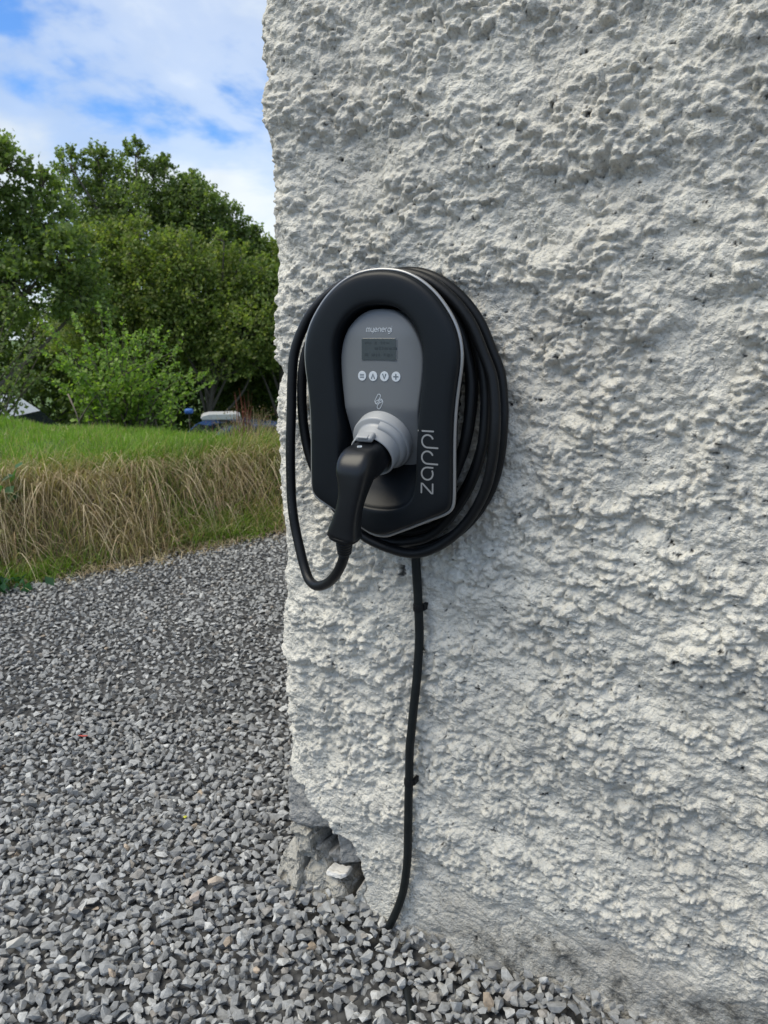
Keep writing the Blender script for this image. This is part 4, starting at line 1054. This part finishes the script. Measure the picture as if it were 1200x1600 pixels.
# young shrub with upright leafy shoots at the edge of the lawn
YS = 7.6
SHC = [(.17, .27, .05), (.22, .33, .065), (.11, .19, .04), (.27, .37, .09)]
sb = (-2.6, YS, gz(-2.6, YS)); shrub = tag(empty('young_shrub', sb), 'young light green leafy shrub with upright shoots at the lawn edge', 'shrub')
def shoots(parent, base, specs, per, size, cols, spread=.06, r0=.009):
    LP, LS, parts = [], [], []
    for (bx, by, tx, ty, tz_) in specs:
        p0 = np.array([bx, by, -.05]); p2 = np.array([tx, ty, tz_]); p1 = (p0 + p2) / 2 + np.array([(bx - tx) * .15, 0, .08])
        Pp = smooth_path(np.array([p0, p1, p2]), 16); parts.append(tube_mesh(Pp, np.linspace(r0, .002, 16), 4))
        tt_ = rng.uniform(.18, 1.0, per) ** .85; idx = tt_ * 15; i0 = idx.astype(int).clip(0, 14); fr = (idx - i0)[:, None]
        c = Pp[i0] * (1 - fr) + Pp[i0 + 1] * fr; LP.append(c + rng.normal(0, spread, (per, 3)) * (1.15 - tt_)[:, None]); LS.append(size * (1.15 - .45 * tt_) * rng.uniform(.7, 1.25, per))
    P = np.concatenate(LP); S = np.concatenate(LS)
    V, F, C_ = leaf_cloud(P, S, np.array([0, -.4, .9]), pal(len(P), cols, None, .2), .7)
    mesh_np('foliage', V, F, m_leaf, parent, False, C_); mesh_np('stems', *merge(parts), m_bark, parent, True)
specs = []
for k in range(46):
    bx = rng.normal(0, .18); a = rng.uniform(-1, 1); tx = .14 + a * .80; hz = (1.16 - .35 * abs(a) ** 1.5) * rng.uniform(.5, .95)
    specs.append((bx, rng.normal(0, .15), tx, rng.normal(0, .25), hz))
# the shoots that make its outline
for (tx, tz_) in ((-.72, 1.12), (-.66, 1.04), (-.50, 1.18), (-.40, 1.16), (-.33, 1.08), (-.14, 1.26), (-.05, 1.22), (.12, 1.15), (.46, 1.06), (.52, 1.0), (.62, .62), (-.75, .55), (.80, .42), (.30, 1.02)):
    specs.append((tx * .3, 0, tx, rng.normal(0, .1), tz_))
shoots(shrub, sb, specs, 84, .056, SHC, .065)
# second little seedling right of it
s2 = (-2.02, 7.3, gz(-2.02, 7.3)); sh2 = tag(empty('sapling', s2), 'small leafy sapling right of the young shrub, before the blue car', 'shrub')
shoots(sh2, s2, [(0, 0, .05, 0, .46), (0, 0, -.1, .05, .34), (0, 0, .16, 0, .30), (0, 0, .0, 0, .36)], 30, .05, SHC, .05, .006)
# overhanging branch at the left edge
ob_ = (-5.55, 11.0, gz(-5.55, 11.0)); lb_ = tag(empty('leaning_bush', ob_), 'leafy bush leaning in from the left edge above the van', 'bush')
sp = []
for k in range(26):
    sp.append((rng.normal(-.4, .2), rng.normal(0, .2), rng.uniform(-.6, .95), rng.normal(0, .4), rng.uniform(1.5, 2.9)))
for (tx, tz_) in ((1.05, 1.9), (.9, 2.25), (.75, 1.6), (1.0, 2.6), (.55, 1.72)): sp.append((-.3, 0, tx, 0, tz_))
shoots(lb_, ob_, sp, 90, .075, OAK + [(.11, .15, .04)], .12, .02)
# tall weeds by the wall: dead dock and grasses
wd = (-1.20, 7.0, gz(-1.20, 7.0)); wo_ = tag(empty('dock_weeds', wd), 'clump of reddish brown dock stalks and seeding grass beside the wall', 'weeds')
n = 520; bx = rng.normal(.05, .19, n); by = rng.normal(0, .1, n)
blades('seed_stalk', bx, by, np.zeros(n), rng.uniform(.12, .38, n), rng.uniform(.05, .7, n), rng.uniform(0, 2 * pi, n), rng.uniform(.004, .008, n), 4, pal(n, [(.30, .22, .15), (.36, .31, .2), (.17, .075, .05)], [.4, .4, .2]), m_dry, wo_)
n = 26; bx = rng.normal(-.07, .06, n); by = rng.normal(0, .03, n)
blades('dock_stalk', bx, by, np.zeros(n), rng.uniform(.30, .56, n), rng.uniform(.02, .25, n), rng.uniform(0, 2 * pi, n), rng.uniform(.008, .014, n), 4, pal(n, [(.18, .055, .045), (.14, .06, .05)], None), m_dry, wo_)
P = np.stack([rng.normal(0.03, .19, 420), rng.normal(0, .1, 420), rng.uniform(.10, .36, 420) ** 1.0], 1)
V, F, C_ = leaf_cloud(P, rng.uniform(.008, .02, 420), np.array([0, 0, .2]), pal(420, [(.33, .24, .17), (.2, .09, .06), (.12, .15, .05)], None))
mesh_np('seed_heads', V, F, m_dry, wo_, False, C_)
# single tall dead stalk by the van; small plants on the bank
sk_ = tag(empty('dead_stalk', (-2.78, 6.9, gz(-2.78, 6.9))), 'single leaning dead stalk standing on the lawn near the white van', 'stalk')
mesh_np('stem', *tube_mesh(np.array([(.06, 0, -.02), (.03, 0, .16), (-.03, 0, .33)]), np.array([.006, .006, .007]), 5), plain('dead_stem', (.25, .2, .17), .9), sk_, True)
def rosette(name, label, al_, q, nl, size, cols, rad_, hgt):
    x = -1.2 + BN[0] * q + BN[1] * al_; y = 4.5 + BN[1] * q - BN[0] * al_; b0 = (x, y, gz(x, y)); o = tag(empty(name, b0), label, 'plant')
    P = np.stack([rng.normal(0, rad_, nl), rng.normal(0, rad_, nl), np.abs(rng.normal(hgt, hgt * .4, nl))], 1)
    V, F, C_ = leaf_cloud(P, rng.uniform(.7, 1.2, nl) * size, np.array([0, -.5, 1.]), pal(nl, cols, None), .75); mesh_np('leaves', V, F, m_leaf, o, False, C_)
rosette('dark_leaved_plant', 'dark bluish green plant at the foot of the bank, lower left', -1.10, -.10, 46, .06, [(.03, .09, .05), (.045, .12, .06)], .07, .05)
rosette('bramble_sprig', 'green bramble leaves in the dry grass at the far right of the bank', 1.45, .10, 60, .045, [(.10, .2, .03), (.14, .24, .05)], .12, .14)
rosette('dock_plant', 'broad leaved green dock among the dry grass on the bank', -.95, .38, 26, .09, [(.09, .19, .05), (.06, .14, .06)], .07, .16)
rosette('thistle_plant', 'pale green leafy plant on the lawn in front of the white van', -.75, 1.55, 34, .07, [(.2, .33, .08), (.15, .27, .06)], .09, .10)
rosette('nettle_plant', 'yellow green nettles at the left end of the bank', -2.1, .15, 90, .05, [(.12, .18, .03), (.17, .21, .05)], .16, .2)

# ------------------------------------------------------------------ vehicles, mostly hidden by the brow of the lawn
def extr(poly, y0, y1, mat, name, parent, bev=.03):
    """outline in (x,z) given width from y0 to y1"""
    n = len(poly); V = np.array([(x, y0, z) for x, z in poly] + [(x, y1, z) for x, z in poly]); bm = bmesh.new()
    vs = [bm.verts.new(v) for v in V]; bm.faces.new(vs[:n]); bm.faces.new(vs[n:][::-1])
    for i in range(n): bm.faces.new((vs[i], vs[n + i], vs[n + (i + 1) % n], vs[(i + 1) % n]))
    bmesh.ops.recalc_face_normals(bm, faces=bm.faces); me = bpy.data.meshes.new(name); bm.to_mesh(me); bm.free(); me.materials.append(mat)
    o = link(bpy.data.objects.new(name, me), parent); bevel(o, bev, 3); return o
def wheels(parent, xs_, wy, r=.31):
    for xw in xs_:
        for yw in (-wy, wy):
            a = np.linspace(0, 2 * pi, 24, endpoint=False)
            rg_ = [np.stack([xw + rr_ * np.cos(a), np.full(24, yw + oy * (1 if yw > 0 else -1)), r + rr_ * np.sin(a)], 1) for rr_, oy in ((.2, -.1), (r * .95, -.1), (r, -.07), (r, .07), (r * .93, .1), (r * .66, .1))]
            w_ = mesh_np('wheel', *loft(rg_, True), m_tyre, parent, True)
            rg_ = [np.stack([xw + rr_ * np.cos(a), np.full(24, yw + oy * (1 if yw > 0 else -1)), r + rr_ * np.sin(a)], 1) for rr_, oy in ((r * .66, .09), (r * .6, .06), (r * .2, .075))]
            mesh_np('rim', *loft(rg_, True, False, True), m_alloy, w_, True)
def glassq(name, pts, parent, th=.015, mat=None):
    P = np.array(pts, float); nrm = np.cross(P[1] - P[0], P[2] - P[0]); nrm /= np.linalg.norm(nrm)
    V = np.vstack([P + nrm * th, P - nrm * th]); n = len(P)
    F = [(i, (i + 1) % n, (i + 1) % n + n, i + n) for i in range(n)]
    bm = bmesh.new(); vs = [bm.verts.new(v) for v in V]; bm.faces.new(vs[:n]); bm.faces.new(vs[n:][::-1])
    for f in F: bm.faces.new([vs[i] for i in f])
    bmesh.ops.recalc_face_normals(bm, faces=bm.faces); me = bpy.data.meshes.new(name); bm.to_mesh(me); bm.free(); me.materials.append(mat or m_glass)
    return link(bpy.data.objects.new(name, me), parent)
# white van, side on, nose to the right; front wheel end at about x=-7.7
vz = -.085 - 2.02
van = tag(empty('white_van', (-9.45, 17.6, vz)), 'white van parked behind the lawn at the left edge, roof and windscreen pillar showing', 'van')
extr([(-2.45, .35), (-2.5, 1.1), (-2.42, 1.9), (-2.3, 2.0), (.55, 2.0), (.80, 1.93), (1.25, 1.62), (1.42, 1.46), (1.62, 1.25), (2.35, 1.02), (2.5, .75), (2.5, .35)], -.9, .9, m_vwhite, 'body', van, .06)
for ys_ in (-.905, .905):
    glassq('side_window', [(-.1, ys_, 1.12), (1.48, ys_, 1.12), (1.42, ys_, 1.30), (1.26, ys_, 1.55), (1.15, ys_, 1.63), (-.1, ys_, 1.63)], van)
    glassq('side_window', [(-2.2, ys_, 1.12), (-.25, ys_, 1.12), (-.25, ys_, 1.63), (-2.2, ys_, 1.63)], van)
glassq('windscreen', [(1.28, -.75, 1.62), (1.66, -.8, 1.25), (1.66, .8, 1.25), (1.28, .75, 1.62)], van, .02)
wheels(van, (-1.6, 1.6), .82)
for yl in (-.62, .62): V, F = box_vf(2.47, 2.53, yl - .14, yl + .14, .78, .95); mesh_np('headlight', V, F, m_alloy, van)
# blue car with roof box
bz0 = -.895 - 1.48
car = tag(empty('blue_car', (-4.0, 19.8, bz0), radians(38)), 'dark blue car with a long pale roof box, mostly hidden behind the lawn', 'car')
extr([(-2.05, .3), (-2.1, .62), (-2.0, .80), (-1.25, .96), (-1.05, 1.0), (-.55, 1.38), (-.35, 1.46), (.0, 1.48), (1.15, 1.45), (1.55, 1.36), (1.95, .95), (2.05, .85), (2.05, .3)], -.84, .84, m_vblue, 'body', car, .06)
for ys_ in (-.845, .845):
    glassq('side_window', [(-.80, ys_, .98), (.22, ys_, .98), (.22, ys_, 1.36), (-.28, ys_, 1.36), (-.40, ys_, 1.30)], car)
    glassq('side_window', [(.32, ys_, .98), (1.62, ys_, .98), (1.45, ys_, 1.28), (1.2, ys_, 1.36), (.32, ys_, 1.36)], car)
glassq('windscreen', [(-1.08, -.68, 1.0), (-.54, -.62, 1.40), (-.54, .62, 1.40), (-1.08, .68, 1.0)], car, .02)
wheels(car, (-1.3, 1.3), .78)
for xb in (-.1, .75): V, F = box_vf(xb - .03, xb + .03, -.62, .62, 1.50, 1.54); mesh_np('roof_bar', V, F, m_hous, car)
for yl in (-.6, .6): V, F = box_vf(-2.12, -2.05, yl - .16, yl + .16, .66, .78); mesh_np('headlight', V, F, m_alloy, car)
for ys_ in (-.93, .93): V, F = box_vf(-.86, -.72, ys_ - .08, ys_ + .08, 1.0, 1.12); bevel(mesh_np('door_mirror', V, F, m_vblue, car), .02)
rb = extr([(-.50, 1.545), (-.56, 1.62), (-.50, 1.70), (-.30, 1.755), (.55, 1.755), (.68, 1.70), (.70, 1.60), (.66, 1.545)], -.42, .42, m_boxgrey, 'roof_box', None, .03)
rb.scale = (.78, .8, .72); rb.location = (-4.14, 19.3, bz0 + .50); rb.rotation_euler = (0, 0, radians(12)); tag(rb, 'long pale grey roof box strapped on top of the blue car', 'roof box')
tp = tag(empty('blue_tarpaulin', (-4.85, 19.2, gz(-4.85, 19.2))), 'bright blue folded tarpaulin bundle beside the roof box', 'tarpaulin')
zt0 = 1.26 - .0985 * 19.2 - tp.location.z
V, F = box_vf(-.10, .10, -.10, .10, zt0 - .00, zt0 + .13); bevel(mesh_np('bundle', V, F, m_bluet, tp, True), .05, 3)
V, F = box_vf(-.012, .012, -.012, .012, 0, zt0); mesh_np('post', V, F, m_bark, tp)
